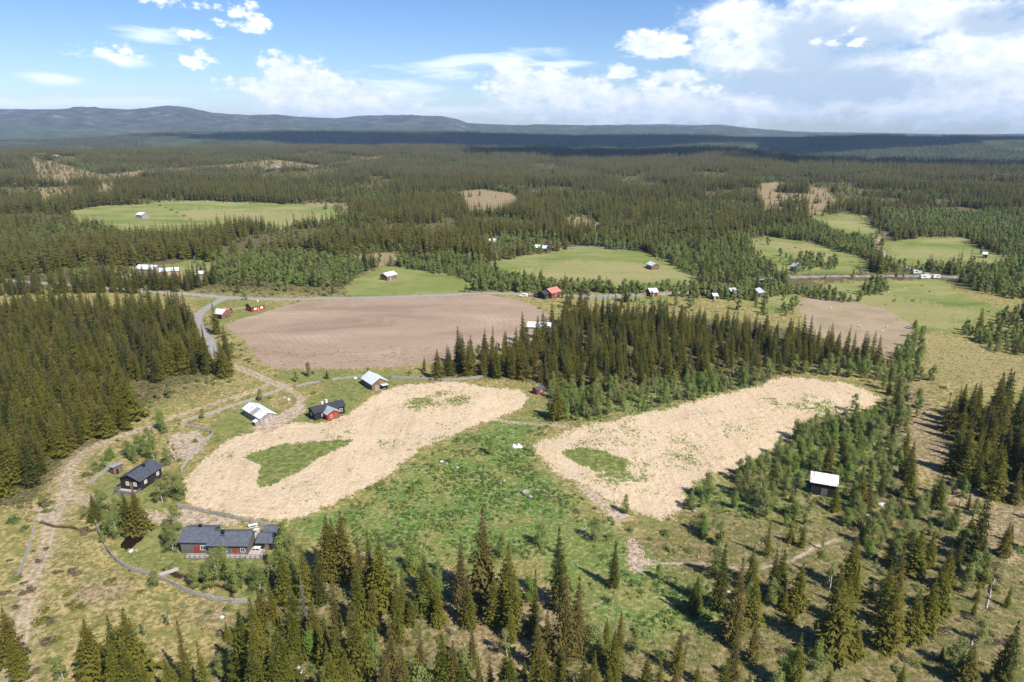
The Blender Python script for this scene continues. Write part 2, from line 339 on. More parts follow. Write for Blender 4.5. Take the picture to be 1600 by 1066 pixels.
CLASSES = [('straw_field', m_straw1), ('straw_field', m_straw2), ('ploughed_field', m_plough), ('fallow_field', m_brown), ('dry_meadow', m_tan)] + [('meadow', m) for m in m_mead] + [('gravel_road', m_road), ('dirt_track', np.maximum(m_track, (m_twin > .6)*1.0)), ('hills', m_far)]
cls = np.zeros(nv, np.int32)
for i, (n, m) in enumerate(CLASSES): cls[m > .5] = i+1
nr = len(Ds)
idx = np.arange(nv).reshape(nr, NC)
quads = np.stack([idx[:-1, :-1], idx[:-1, 1:], idx[1:, 1:], idx[1:, :-1]], -1).reshape(-1, 4)[:, ::-1]
qc = cls[quads[:, 0]]
LAY = {'gA': np.stack([np.maximum(m_straw1, m_straw2), np.maximum(m_plough, m_brown), m_meadow, m_herb], 1),
       'gB': np.stack([m_road, np.clip(np.maximum(m_track, m_twin), 0, 1), m_floor, np.clip(m_patch+m_weed*.8, 0, 1)], 1),
       'gC': np.stack([m_pink, alpine, np.clip(m_stream, 0, 1), np.maximum(m_yard, 0)], 1),
       'gD': np.stack([m_dirt, m_far, m_tan, m_brown], 1)}

MOOR = [wpoly(p) for p in ([(960,870),(1060,815),(1200,800),(1330,790),(1420,760),(1500,800),(1640,880),(1640,1120),(1150,1120),(1000,1000)],[(370,960),(440,890),(560,870),(680,905),(800,920),(920,960),(1000,1010),(1060,1120),(330,1120)],
 [(1180,720),(1232,690),(1290,656),(1370,640),(1412,640),(1425,690),(1415,745),(1400,780),(1240,775),(1130,758)],[(850,604),(960,602),(1060,590),(1200,584),(1206,600),(1110,618),(1000,640),(900,658),(860,650)],[(200,600),(255,602),(300,592),(345,586),(330,602),(260,622),(215,648)],[(330,445),(540,450),(760,440),(790,455),(560,462),(345,460),(300,456)])]
DRY = [wpoly(p) for p in ([(285,326),(330,324),(430,330),(520,337),(500,350),(440,352),(350,345),(300,340)],[(790,424),(850,412),(920,408),(1000,412),(1060,424),(1075,436),(1000,446),(900,444),(820,434)],[(1180,376),(1240,384),(1300,396),(1290,404),(1220,396)],[(1390,388),(1450,388),(1520,400),(1470,404),(1400,398)],[(1300,470),(1420,470),(1520,480),(1500,510),(1420,512)],[(1270,342),(1330,345),(1350,358),(1290,352)])]
m_moor = soft(MOOR, 5, 9, 3.5, 17); m_dry = soft(DRY, 6, 9, 3, 18, .006)
m_edge = np.full(nv, 60.0)
for p_ in (STRAW1, STRAW2, PLOUGH)+tuple(PATCH[:1]): m_edge = np.minimum(m_edge, line_dist(GX, GY, np.vstack([p_, p_[:1]]), 60))
LAY['gE'] = np.stack([m_moor, m_dry, np.clip(m_edge/60, 0, 1), np.ones(nv)], 1)
# ---- ground material
def mat(name):
    m = bpy.data.materials.new(name); m.use_nodes = True; t = NT(m.node_tree); t.n.clear()
    o = t.new('ShaderNodeOutputMaterial'); b = t.new('ShaderNodeBsdfPrincipled'); t.l.new(b.outputs[0], o.inputs[0])
    b.inputs['Roughness'].default_value = .9; b.inputs['Specular IOR Level'].default_value = .15
    return m, t, b, o
gm, g, gb, go = mat('ground')
P = g.new('ShaderNodeNewGeometry').outputs['Position']
n01 = g.noise(P, 3.2, 4, .6); n05 = g.noise(P, .9, 4, .6); n2 = g.noise(P, .28, 4, .6); n8 = g.noise(P, .07, 4, .6); n40 = g.noise(P, .018, 3, .6)
def N3(f, a, b, c, lo=.38, mid=.5, hi=.62):
    return g.mix(g.step(f, mid, hi), g.mix(g.step(f, lo, mid), a, b), c)
A1, A2, A3, A4 = g.attr('gA'); B1, B2, B3, B4 = g.attr('gB'); C1, C2, C3, C4 = g.attr('gC'); E1, E2, E3, E4 = g.attr('gD'); F1, F2, F3, F4 = g.attr('gE')
edge = g.math('MULTIPLY', g.math('SUBTRACT', g.math('ADD', g.math('MULTIPLY', n01, .5), g.math('MULTIPLY', n05, .5)), .5), 1.6)
def fr(m, k=.5): # fray a mask's border with the fine noise
    return g.step(g.math('ADD', m, g.math('MULTIPLY', edge, k)), .3, .7)
moor = N3(n05, (.085,.085,.03), (.165,.14,.06), (.25,.20,.11))
moor = g.mix(g.math('MULTIPLY', g.step(n2, .46, .62), .7), moor, (.10,.115,.032))
moor = g.mix(g.math('MULTIPLY', g.step(n01, .56, .7), .5), moor, (.30,.25,.15))
# dry heath: bleached grass, moss green, brown dwarf shrubs
heath = N3(n05, (.165,.15,.045), (.30,.24,.098), (.41,.33,.16))
heath = g.mix(g.math('MULTIPLY', g.step(n2, .47, .62), .75), heath, (.13,.145,.04))
heath = g.mix(g.math('MULTIPLY', g.step(g.noise(P, .5, 5, .7), .56, .68), .8), heath, (.12,.085,.05))
heath = g.mix(g.math('MULTIPLY', g.step(n8, .48, .64), .5), heath, (.20,.20,.055))
pink = N3(n05, (.15,.115,.06), (.275,.21,.12), (.38,.29,.18))
pink = g.mix(g.math('MULTIPLY', g.step(n2, .5, .66), .6), pink, (.16,.14,.055))
grassy = N3(g.noise(P, .6, 4, .65), (.095,.12,.03), (.15,.175,.048), (.235,.235,.085))
yard = g.mix(g.math('MULTIPLY', g.step(n2, .45, .62), .7), grassy, (.24,.22,.085))
ms = g.noise(g.mapping(P, (.018, .05, .1), R(14)), 1, 6, .66)
mead = N3(ms, (.125,.17,.04), (.185,.215,.06), (.29,.265,.11), .36, .5, .66)
mead = g.mix(g.math('MULTIPLY', g.step(n40, .47, .62), .5), mead, (.31,.28,.125))
mead = g.mix(g.math('MULTIPLY', fr(F2, 1.2), .7), mead, (.30,.265,.12))
mead = g.mix(g.math('MULTIPLY', g.step(g.noise(P, .15, 5, .7), .55, .68), .5), mead, (.13,.15,.04))
mead = g.mix(g.math('MULTIPLY', g.step(n05, .5, .75), .35), mead, (.10,.14,.03))
herb = N3(n01, (.055,.108,.018), (.095,.172,.032), (.165,.23,.062), .36, .5, .64)
herb = g.mix(g.math('MULTIPLY', g.step(n05, .49, .63), .8), herb, (.31,.27,.14))
herb = g.mix(g.math('MULTIPLY', g.step(n8, .46, .6), .7), herb, heath)
herb = g.mix(g.math('MULTIPLY', g.step(n2, .54, .64), .5), herb, (.15,.17,.05))
st1 = g.noise(g.mapping(P, (1.9, .8, .8), R(-38)), 1, 6, .75); st2 = g.noise(g.mapping(P, (.22, .05, .1), R(-52)), 1, 4, .6)
straw = N3(st1, (.42,.31,.195), (.56,.43,.295), (.66,.535,.395), .34, .47, .66)
wt_sw = g.math('MULTIPLY', g.step(n40, .36, .62), .40)
swath = g.math('SINE', g.math('ADD', g.math('MULTIPLY', F3, 60*2*math.pi/2.7), g.math('ADD', g.math('MULTIPLY', n2, 6.0), g.math('MULTIPLY', n8, 14.0))))
st3 = g.noise(g.mapping(P, (.55, .035, .1), R(-58)), 1, 3, .6, .5)
straw = g.mix(g.math('MULTIPLY', g.step(st3, .52, .66), .38), straw, (.40,.285,.17))
straw = g.mix(g.math('MULTIPLY', g.step(g.math('ADD', swath, g.math('MULTIPLY', n05, 1.2)), .7, 1.9), wt_sw), straw, (.40,.295,.185))
straw = g.mix(g.math('MULTIPLY', g.math('MULTIPLY', g.step(g.noise(P, .45, 5, .7), .54, .64), g.step(g.noise(P, .05, 3, .6), .44, .6)), .75), straw, (.22,.21,.075))
straw = g.mix(g.math('MULTIPLY', g.step(st2, .5, .68), .32), straw, (.46,.345,.21))
straw = g.mix(g.math('MULTIPLY', g.step(g.math('ADD', g.math('MULTIPLY', n2, .5), g.math('MULTIPLY', st1, .5)), .545, .62), .55), straw, (.25,.215,.085))
straw = g.mix(g.math('MULTIPLY', g.step(n01, .58, .75), .5), straw, (.33,.22,.12))
pl1 = g.noise(g.mapping(P, (.014, .04, .1), R(14)), 1, 6, .6, .8); pl2 = g.noise(g.mapping(P, (.05, .9, .1), R(6)), 1, 4, .7)
plough = N3(pl1, (.275,.193,.142), (.34,.248,.184), (.405,.305,.23), .34, .5, .68)
fur = g.math('SINE', g.math('ADD', g.math('MULTIPLY', F3, 60*2*math.pi/3.2), g.math('MULTIPLY', n2, 3.0)))
plough = g.mix(g.math('MULTIPLY', g.step(g.math('ADD', fur, g.math('MULTIPLY', n05, 1.0)), .6, 1.8), .26), plough, (.235,.168,.115))
plough = g.mix(g.math('MULTIPLY', g.step(n8, .54, .66), .4), plough, (.37,.29,.19))
plough = g.mix(g.math('MULTIPLY', g.step(pl2, .45, .7), .25), plough, (.235,.16,.11))
plough = g.mix(g.math('MULTIPLY', g.step(n2, .62, .72), .3), plough, (.42,.31,.22))
fallow = g.mix(g.step(n8, .42, .62), (.35,.265,.18), (.285,.235,.14))
fallow = g.mix(g.math('MULTIPLY', g.step(n05, .5, .7), .4), fallow, (.25,.19,.11))
tan = N3(n05, (.17,.155,.06), (.285,.235,.10), (.35,.285,.14))
road = g.mix(g.step(n05, .35, .65), (.25,.235,.23), (.34,.32,.305))
dirt = N3(n05, (.27,.205,.145), (.40,.31,.225), (.50,.40,.31))
dirt = g.mix(g.math('MULTIPLY', g.step(n01, .55, .75), .5), dirt, (.2,.16,.11))
floor = N3(n05, (.055,.055,.022), (.12,.10,.045), (.20,.16,.075))
nf = g.noise(P, .009, 6, .7); nf2 = g.noise(P, .0032, 5, .6)
farf = N3(nf, (.040,.050,.020), (.058,.066,.027), (.095,.095,.042), .4, .52, .66)
farf = g.mix(g.math('MULTIPLY', g.step(nf2, .57, .66), .7), farf, (.17,.165,.08))
alp = N3(g.noise(P, .006, 7, .75), (.042,.045,.035), (.085,.08,.065), (.27,.26,.25), .4, .56, .70)
c = g.mix(g.math('MULTIPLY', fr(F1, 1.4), .85), heath, moor)
c = g.mix(fr(C1, 1), c, pink); c = g.mix(fr(B3, .8), c, floor); c = g.mix(g.math('MULTIPLY', fr(C4, 1.2), .92), c, yard); c = g.mix(fr(A4, 1.5), c, herb)
c = g.mix(fr(A3, .8), c, mead); c = g.mix(fr(E3, .6), c, tan); c = g.mix(fr(A1, .5), c, straw); c = g.mix(g.math('MULTIPLY', fr(B4, 2.0), A1), c, grassy)
c = g.mix(fr(A2, .4), c, plough); c = g.mix(fr(E4, .4), c, fallow)
c = g.mix(fr(E1, 1.0), c, dirt); c = g.mix(g.math('MULTIPLY', B2, .95), c, dirt); c = g.mix(B1, c, road)
c = g.mix(C3, c, (.045,.028,.015)); c = g.mix(E2, c, farf); c = g.mix(C2, c, alp)
g.l.new(c, gb.inputs['Base Color']); gb.inputs['Roughness'].default_value = .95; gb.inputs['Specular IOR Level'].default_value = .05
bump = g.new('ShaderNodeBump'); bump.inputs['Strength'].default_value = .9; bump.inputs['Distance'].default_value = .55
bh = g.math('ADD', g.math('MULTIPLY', n05, .9), g.math('MULTIPLY', n01, .45))
g.l.new(bh, bump.inputs['Height']); g.l.new(bump.outputs[0], gb.inputs['Normal'])

def mesh_np(name, verts, faces, mats=(), smooth=False):
    """faces: (n,3) or (n,4) array"""
    me = bpy.data.meshes.new(name); n, k = faces.shape
    me.vertices.add(len(verts)); me.vertices.foreach_set('co', np.ascontiguousarray(verts, np.float32).ravel())
    me.loops.add(n*k); me.loops.foreach_set('vertex_index', np.ascontiguousarray(faces, np.int32).ravel())
    me.polygons.add(n); me.polygons.foreach_set('loop_start', np.arange(0, n*k, k, dtype=np.int32)); me.polygons.foreach_set('loop_total', np.full(n, k, np.int32))
    if smooth: me.polygons.foreach_set('use_smooth', np.ones(n, bool))
    me.update(calc_edges=True)
    for m in mats: me.materials.append(m)
    return me
def link(name, me, parent=None):
    o = bpy.data.objects.new(name, me); col.objects.link(o)
    if parent is not None: o.parent = parent
    return o
GV = np.stack([GX, GY, GZ], 1)
for i, nm in enumerate(['ground']+[c[0] for c in CLASSES]):
    q = quads[qc == i]
    if len(q) == 0: continue
    u, inv = np.unique(q, return_inverse=True)
    me = mesh_np(nm, GV[u], inv.reshape(-1, 4), [gm], True)
    for k, v in LAY.items():
        a = me.attributes.new(k, 'FLOAT_COLOR', 'POINT'); a.data.foreach_set('color', np.ascontiguousarray(v[u], np.float32).ravel())
    o = link(nm, me); o['kind'] = 'structure'
# peat pond
wm, w_, wb, _ = mat('pond_water'); wb.inputs['Base Color'].default_value = (.018,.010,.006,1); wb.inputs['Roughness'].default_value = .12; wb.inputs['Specular IOR Level'].default_value = .4
pz = float(np.mean([height(*p) for p in POND]))-.12
pv = np.array([(x, y, pz) for x, y in POND]); pc = pv.mean(0)
o = link('pond', mesh_np('pond', np.vstack([pv, pc[None]]), np.array([(k, (k+1) % len(pv), len(pv)) for k in range(len(pv))]), [wm])); o['kind'] = 'structure'
# ---------------------------------------------------------------- trees, bushes, ground cover
def leafmat(name, cols, rough=.75, var=1.0, nscale=1.1, trans=.36):
    """foliage: colour varies from plant to plant and from clump to clump"""
    m, t, b, o = mat(name)
    oi = t.new('ShaderNodeObjectInfo'); tcn = t.new('ShaderNodeTexCoord')
    n = t.noise(tcn.outputs['Object'], nscale, 3, .6)
    r = oi.outputs['Random']
    c = t.mix(t.step(r, .0, .55), cols[0], cols[1]); c = t.mix(t.math('MULTIPLY', t.step(r, .6, 1.0), var), c, cols[2])
    c = t.mix(t.math('MULTIPLY', t.step(n, .42, .66), .6), c, cols[3])
    t.l.new(c, b.inputs['Base Color']); b.inputs['Roughness'].default_value = rough; b.inputs['Specular IOR Level'].default_value = .2
    tr = t.new('ShaderNodeBsdfTranslucent'); t.l.new(c, tr.inputs['Color'])
    mx = t.new('ShaderNodeMixShader'); mx.inputs[0].default_value = trans
    t.l.new(b.outputs[0], mx.inputs[1]); t.l.new(tr.outputs[0], mx.inputs[2]); t.l.new(mx.outputs[0], o.inputs['Surface'])
    return m
SPR = leafmat('spruce_needles', ((.080,.092,.012), (.155,.150,.020), (.14,.115,.025), (.205,.19,.028)))
SPRB = leafmat('brown_spruce_needles', ((.12,.10,.028), (.15,.12,.032), (.14,.11,.04), (.19,.165,.035)))
SPRD = leafmat('dark_spruce_needles', ((.055,.068,.014), (.07,.082,.016), (.075,.075,.018), (.13,.125,.022)))
SPRF = leafmat('distant_spruce_needles', ((.056,.066,.009), (.142,.132,.016), (.11,.088,.022), (.185,.170,.024)))
DEAD = leafmat('dead_twigs', ((.15,.135,.115), (.17,.15,.13), (.16,.14,.12), (.22,.20,.18)))
BIR = leafmat('birch_leaves', ((.20,.245,.065), (.245,.285,.08), (.235,.245,.085), (.30,.325,.105)), nscale=.7, trans=.52)
BIRG = leafmat('bright_birch_leaves', ((.17,.265,.045), (.20,.285,.055), (.21,.275,.06), (.25,.31,.08)), nscale=.7, trans=.52)
SHB = leafmat('brown_shrub', ((.15,.11,.07), (.19,.14,.09), (.15,.135,.06), (.22,.18,.12)), nscale=2)
SHG = leafmat('green_shrub', ((.13,.18,.05), (.165,.205,.055), (.19,.20,.06), (.21,.24,.08)), nscale=2)
JUN = leafmat('yellow_juniper', ((.16,.15,.02), (.19,.17,.025), (.13,.135,.03), (.22,.20,.04)), nscale=2)
HRB = leafmat('broad_leaves', ((.080,.15,.028), (.11,.185,.040), (.16,.20,.055), (.17,.23,.07)), nscale=3)
def plain(name, c, rough=.85, c2=None, scale=(3, 3, 3), spec=.2, metal=0, bumpd=0):
    m, t, b, o = mat(name); b.inputs['Roughness'].default_value = rough; b.inputs['Specular IOR Level'].default_value = spec; b.inputs['Metallic'].default_value = metal
    tcn = t.new('ShaderNodeTexCoord'); n = t.noise(t.mapping(tcn.outputs['Object'], scale), 1, 4, .6)
    t.l.new(t.mix(t.step(n, .35, .65), c, c2 or tuple(v*.72 for v in c)), b.inputs['Base Color'])
    if bumpd:
        bu = t.new('ShaderNodeBump'); bu.inputs['Distance'].default_value = bumpd; t.l.new(n, bu.inputs['Height']); t.l.new(bu.outputs[0], b.inputs['Normal'])
    return m
BARK = plain('spruce_bark', (.13,.10,.08), .95, (.20,.17,.14), (6, 6, 1.5))
BIRK = plain('birch_bark', (.62,.60,.55), .8, (.30,.28,.25), (3, 3, 4))
GREYW = plain('grey_weathered_wood', (.36,.34,.31), .9, (.22,.205,.19), (2, 2, 6))

class Tris:
    def __init__(s): s.v = []; s.f = []; s.m = []
    def tri(s, a, b, c, m=0):
        n = len(s.v); s.v += [a, b, c]; s.f.append((n, n+1, n+2)); s.m.append(m)
    def tube(s, pts, rad, k=5, m=1):
        base = len(s.v)
        for i, p in enumerate(pts):
            for j in range(k):
                a = 2*math.pi*j/k; s.v.append((p[0]+rad[i]*math.cos(a), p[1]+rad[i]*math.sin(a), p[2]))
        for i in range(len(pts)-1):
            for j in range(k):
                a = base+i*k+j; b = base+i*k+(j+1) % k
                s.f += [(a, b, b+k), (a, b+k, a+k)]; s.m += [m, m]
    def mesh(s, name, mats):
        me = mesh_np(name, np.array(s.v), np.array(s.f), mats)
        if len(mats) > 1: me.polygons.foreach_set('material_index', np.array(s.m, np.int32)); me.update()
        return me
def spruce_crown(T, H, rad, rs, levels, per, fine=True, low=.05, gap=0.0):
    """whorls of drooping sprays on a tapering stem; ragged and uneven"""
    ph = rs.uniform(0, 6.28); lop = rs.uniform(.0, .22); lopa = rs.uniform(0, 6.28)
    for L in range(levels):
        t = low+(1-low)*(L+rs.uniform(-.3, .3))/levels
        t = min(max(t, low*.8), .985)
        r = rad*((1-t)**.78)*(.62+.38*min(1, (1-t)*6))*rs.uniform(.78, 1.16)
        if t < low+.1: r *= .75
        r = max(r, .16)
        n = max(3, int(per*(.55+.45*(1-t))+rs.uniform(-.5, .8)))
        for k in range(n):
            if rs.random() < gap: continue
            a = ph+6.283*(k+rs.uniform(-.33, .33))/n+L*1.1
            R_ = r*rs.uniform(.66, 1.22)*(1+lop*math.cos(a-lopa))
            z0 = t*H+rs.uniform(-.015, .015)*H; dr = R_*rs.uniform(.28, .62)*(1-.55*t)
            ca, sa = math.cos(a), math.sin(a); w = R_*rs.uniform(.24, .36)+.10
            def pt(u, side, dz=0): # along the branch
                z = z0-dr*u**1.5+dz+ (.10*R_ if u > .9 else 0)
                return (ca*R_*u-sa*side, sa*R_*u+ca*side, z)
            if fine:
                us = (.05, .36, .68); 
                for i, u in enumerate(us):
                    u2 = u+.36; wi = w*(1.0-.45*u)*rs.uniform(.75, 1.25)
                    T.tri(pt(u, 0), pt(u2, wi, -.22*wi), pt(u+.22, 0, .07))
                    T.tri(pt(u, 0), pt(u+.22, 0, .07), pt(u2, -wi, -.22*wi))
                    if i < 2: # hanging twigs
                        s_ = rs.choice((-1, 1))*wi*.6; T.tri(pt(u+.1, s_), pt(u+.34, s_*1.1), pt(u+.2, s_*1.1, -R_*rs.uniform(.16, .32)-.08))
                T.tri(pt(.8, w*.32), pt(1.08, 0, .03), pt(.8, -w*.32))
            else:
                T.tri(pt(.0, 0, .10), pt(.85, w*1.5, -.1*w), pt(1.06, 0)); T.tri(pt(.0, 0, .10), pt(1.06, 0), pt(.85, -w*1.5, -.1*w))
    T.tri((-.10, 0, H*.955), (.10, 0, H*.955), (0, 0, H*1.015)); T.tri((0, -.10, H*.955), (0, .10, H*.955), (0, 0, H*1.015))
def spruce(H, rad, seed, levels=32, per=9, fine=True, low=.05, gap=0.0):
    rs = random.Random(seed); T = Tris(); spruce_crown(T, H, rad, rs, levels, per, fine, low, gap)
    S = Tris(); b = rs.uniform(-.02, .02)*H
    S.tube([(0, 0, -.4), (0, 0, H*.3), (b*.3, 0, H*.65), (0, 0, H*.97)], [.017*H, .012*H, .007*H, .0015*H], 6, 0)
    return T, S
def birch(H, rad, seed, clumps=22, leaves=85, size=.25, low=.12, bush=False):
    rs = random.Random(seed); T = Tris(); S = Tris()
    lean = rs.uniform(-.06, .06)*H; ln2 = rs.uniform(-.06, .06)*H
    if not bush:
        S.tube([(0, 0, -.3), (lean*.3, ln2*.3, H*.35), (lean*.8, ln2*.8, H*.7), (lean, ln2, H*.96)], [.017*H, .012*H, .007*H, .002*H], 5, 0)
    for c in range(clumps):
        t = low+(1-low)*((c+rs.random())/clumps); a = rs.uniform(0, 6.28)
        env = rad*math.sin(min(1, (t-low*.6)/(1-low*.6))**.75*math.pi)**.7
        rr = env*rs.uniform(.2, .8); cx, cy, cz = lean*t+rr*math.cos(a), ln2*t+rr*math.sin(a), t*H*.97
        if not bush:
            S.tube([(lean*t, ln2*t, max(cz-rr*1.2, H*.15)), (cx, cy, cz)], [.006*H, .0015*H], 3, 0)
        R_ = rad*rs.uniform(.26, .46); 
        for k in range(int(leaves*rs.uniform(.6, 1.3))):
            d = Vector((rs.gauss(0, 1), rs.gauss(0, 1), rs.gauss(0, .75))).normalized()*R_*rs.random()**.45
            p = Vector((cx, cy, cz))+Vector((d.x, d.y, d.z*1.15)); 
            if p.z < .1: p.z = rs.uniform(.05, .3)
            rad_ = Vector((p.x-lean*t, p.y-ln2*t, (p.z-cz)*1.2+.3*rad)).normalized()
            n = (rad_*1.5+Vector((rs.uniform(-.8, .8), rs.uniform(-.8, .8), rs.uniform(-.2, 1.0)))).normalized()
            u = n.orthogonal().normalized(); u.rotate(Matrix.Rotation(rs.uniform(0, 6.28), 3, n)); v = n.cross(u); s_ = size*rs.uniform(.6, 1.35)
            A = p-u*s_*.5; B = p+u*s_*.5; C = p+v*s_*.62; D = p-v*s_*.62
            T.tri(tuple(A), tuple(D), tuple(B)); T.tri(tuple(A), tuple(B), tuple(C))
    return T, S
def dome(rad, hgt, seed, n=170, size=.2, twig=0):
    """a low bush: leafy faces spread through an uneven dome"""
    rs = random.Random(seed); T = Tris(); lob = [(rs.uniform(-.5, .5)*rad, rs.uniform(-.5, .5)*rad, rs.uniform(.5, .8)) for i in range(4)]
    for k in range(n):
        lx, ly, lr = rs.choice(lob); a = rs.uniform(0, 6.28); e = rs.uniform(.0, 1.5); q = rs.random()**.4*lr
        p = Vector((lx+rad*q*math.cos(a)*math.cos(e), ly+rad*q*math.sin(a)*math.cos(e), .03+hgt*q*1.2*math.sin(e)))
        nn = (Vector((p.x, p.y, p.z+.4*hgt)).normalized()+Vector((rs.uniform(-.8, .8), rs.uniform(-.8, .8), rs.uniform(-.3, .9)))).normalized()
        u = nn.orthogonal().normalized(); u.rotate(Matrix.Rotation(rs.uniform(0, 6.28), 3, nn)); v = nn.cross(u); s_ = size*rs.uniform(.6, 1.5)
        T.tri(tuple(p-u*s_*.5), tuple(p+u*s_*.5), tuple(p+v*s_*.9))
    return T
# the kinds, modelled once each
SP = {}
def keep(kind, T, S, m, tm): SP.setdefault(kind, []).append((T.mesh(kind+'_crown', [m]), S.mesh(kind+'_trunk', [tm])))
for s in range(4): keep('n', *spruce(10, 2.0+.14*s, 100+s, 32, 10), SPR, BARK)
for s in range(3): keep('s', *spruce(10, 1.3+.12*s, 120+s, 34, 8, gap=.06), SPR, BARK)
for s in range(3): keep('w', *spruce(10, 2.6+.2*s, 140+s, 30, 10), SPR, BARK)
for s in range(3): keep('b', *spruce(10, 1.4+.15*s, 160+s, 34, 9, gap=.13), SPRB, BARK)
for s in range(2): keep('d', *spruce(10, 1.45+.2*s, 180+s), SPRD, BARK)
for s in range(1): keep('g', *spruce(10, 1.1, 190+s, 26, 7, gap=.35), DEAD, BARK)
BI = {}
def keepb(kind, T, S, m): BI.setdefault(kind, []).append((T.mesh(kind+'_crown', [m]), S.mesh(kind+'_trunk', [BIRK])))
for s in range(4): keepb('birch', *birch(8, 2.2+.2*s, 200+s), BIR)
for s in range(2): keepb('bright', *birch(8, 2.6, 220+s, 24, 90), BIRG)
for s in range(2): keepb('thin', *birch(8, 1.6, 230+s, 14, 34, .22, .24), BIR)
SH = {'brown': [dome(1, .75, 300+s).mesh('shrub', [SHB]) for s in range(3)], 'green': [dome(1, .9, 310+s).mesh('shrub', [SHG]) for s in range(3)], 'yellow': [dome(1, .7, 320+s).mesh('shrub', [JUN]) for s in range(2)]}
# reduced kinds for the masses behind
protos = {}
def proto(coll, name, T, S, mats):
    c = protos.get(coll) or bpy.data.collections.new(coll); protos[coll] = c
    X = Tris(); X.v = list(T.v); X.f = list(T.f); X.m = [0]*len(T.f)
    if S:
        n = len(X.v); X.v += S.v; X.f += [tuple(i+n for i in f) for f in S.f]; X.m += [1]*len(S.f)
    o = bpy.data.objects.new(name, X.mesh(name, mats)); c.objects.link(o)
for s in range(6): proto('near_spruces', 'spruce_shape', *spruce(10, [2.1,1.7,2.4,1.5,1.9,2.2][s], 400+s, 28, 9, gap=[0,.05,0,.1,0,.03][s]), [[SPR,SPR,SPR,SPRB,SPRD,SPR][s], BARK])
for s in range(6): proto('far_spruces', 'far_spruce_shape', *spruce(10, [2.0,1.6,2.4,1.7,1.9,2.1][s], 420+s, 14, 7, False), [SPRF, BARK])
for s in range(3): proto('tiny_spruces', 'tiny_spruce_shape', *spruce(10, [2.1,1.8,2.4][s], 440+s, 7, 6, False), [SPRF, BARK])
for s in range(4): proto('near_birches', 'birch_shape', *birch(8, 2.2+.25*s, 460+s, 20, 60, .32), [[BIR,BIR,BIRG,BIR][s], BIRK])
for s in range(4): proto('far_birches', 'far_birch_shape', *birch(8, 2.4+.25*s, 480+s, 15, 22, .72), [[BIR,BIR,BIRG,BIR][s], BIRK])
for s in range(4): proto('low_shrubs', 'shrub_shape', dome(1, .8, 500+s, 110, .26), None, [[SHB,SHG,SHB,SHG][s]])
def herbtuft(seed):
    rs = random.Random(seed); T = Tris()
    for k in range(13):
        a = rs.uniform(0, 6.28); r = rs.uniform(.05, .42); p = Vector((r*math.cos(a), r*math.sin(a), rs.uniform(.12, .42)))
        n = Vector((math.cos(a)*.5+rs.uniform(-.4, .4), math.sin(a)*.5+rs.uniform(-.4, .4), 1)).normalized(); u = n.orthogonal().normalized(); u.rotate(Matrix.Rotation(rs.uniform(0, 6.28), 3, n)); v = n.cross(u); s_ = rs.uniform(.16, .3)
        T.tri(tuple(p-u*s_*.5), tuple(p+u*s_*.5), tuple(p+v*s_)); T.tri(tuple(p+u*s_*.5), tuple(p-u*s_*.5), tuple(p-v*s_*.5))
    return T
for s in range(3): proto('herb_tufts', 'leaf_tuft', herbtuft(540+s), None, [HRB])
def grasstuft(seed):
    rs = random.Random(seed); T = Tris()
    for k in range(16):
        a = rs.uniform(0, 6.28); r = rs.uniform(0, .3); l = rs.uniform(.2, .5); x, y = r*math.cos(a), r*math.sin(a); b = a+rs.uniform(-1, 1)
        T.tri((x-.07*math.sin(b), y+.07*math.cos(b), 0), (x+.07*math.sin(b), y-.07*math.cos(b), 0), (x+l*.8*math.cos(b), y+l*.8*math.sin(b), l*.75))
    return T
GRS = leafmat('dry_grass', ((.34,.265,.12), (.40,.32,.165), (.22,.20,.07), (.46,.38,.22)), nscale=3)
for s in range(3): proto('grass_tufts', 'grass_tuft', grasstuft(560+s), None, [GRS])

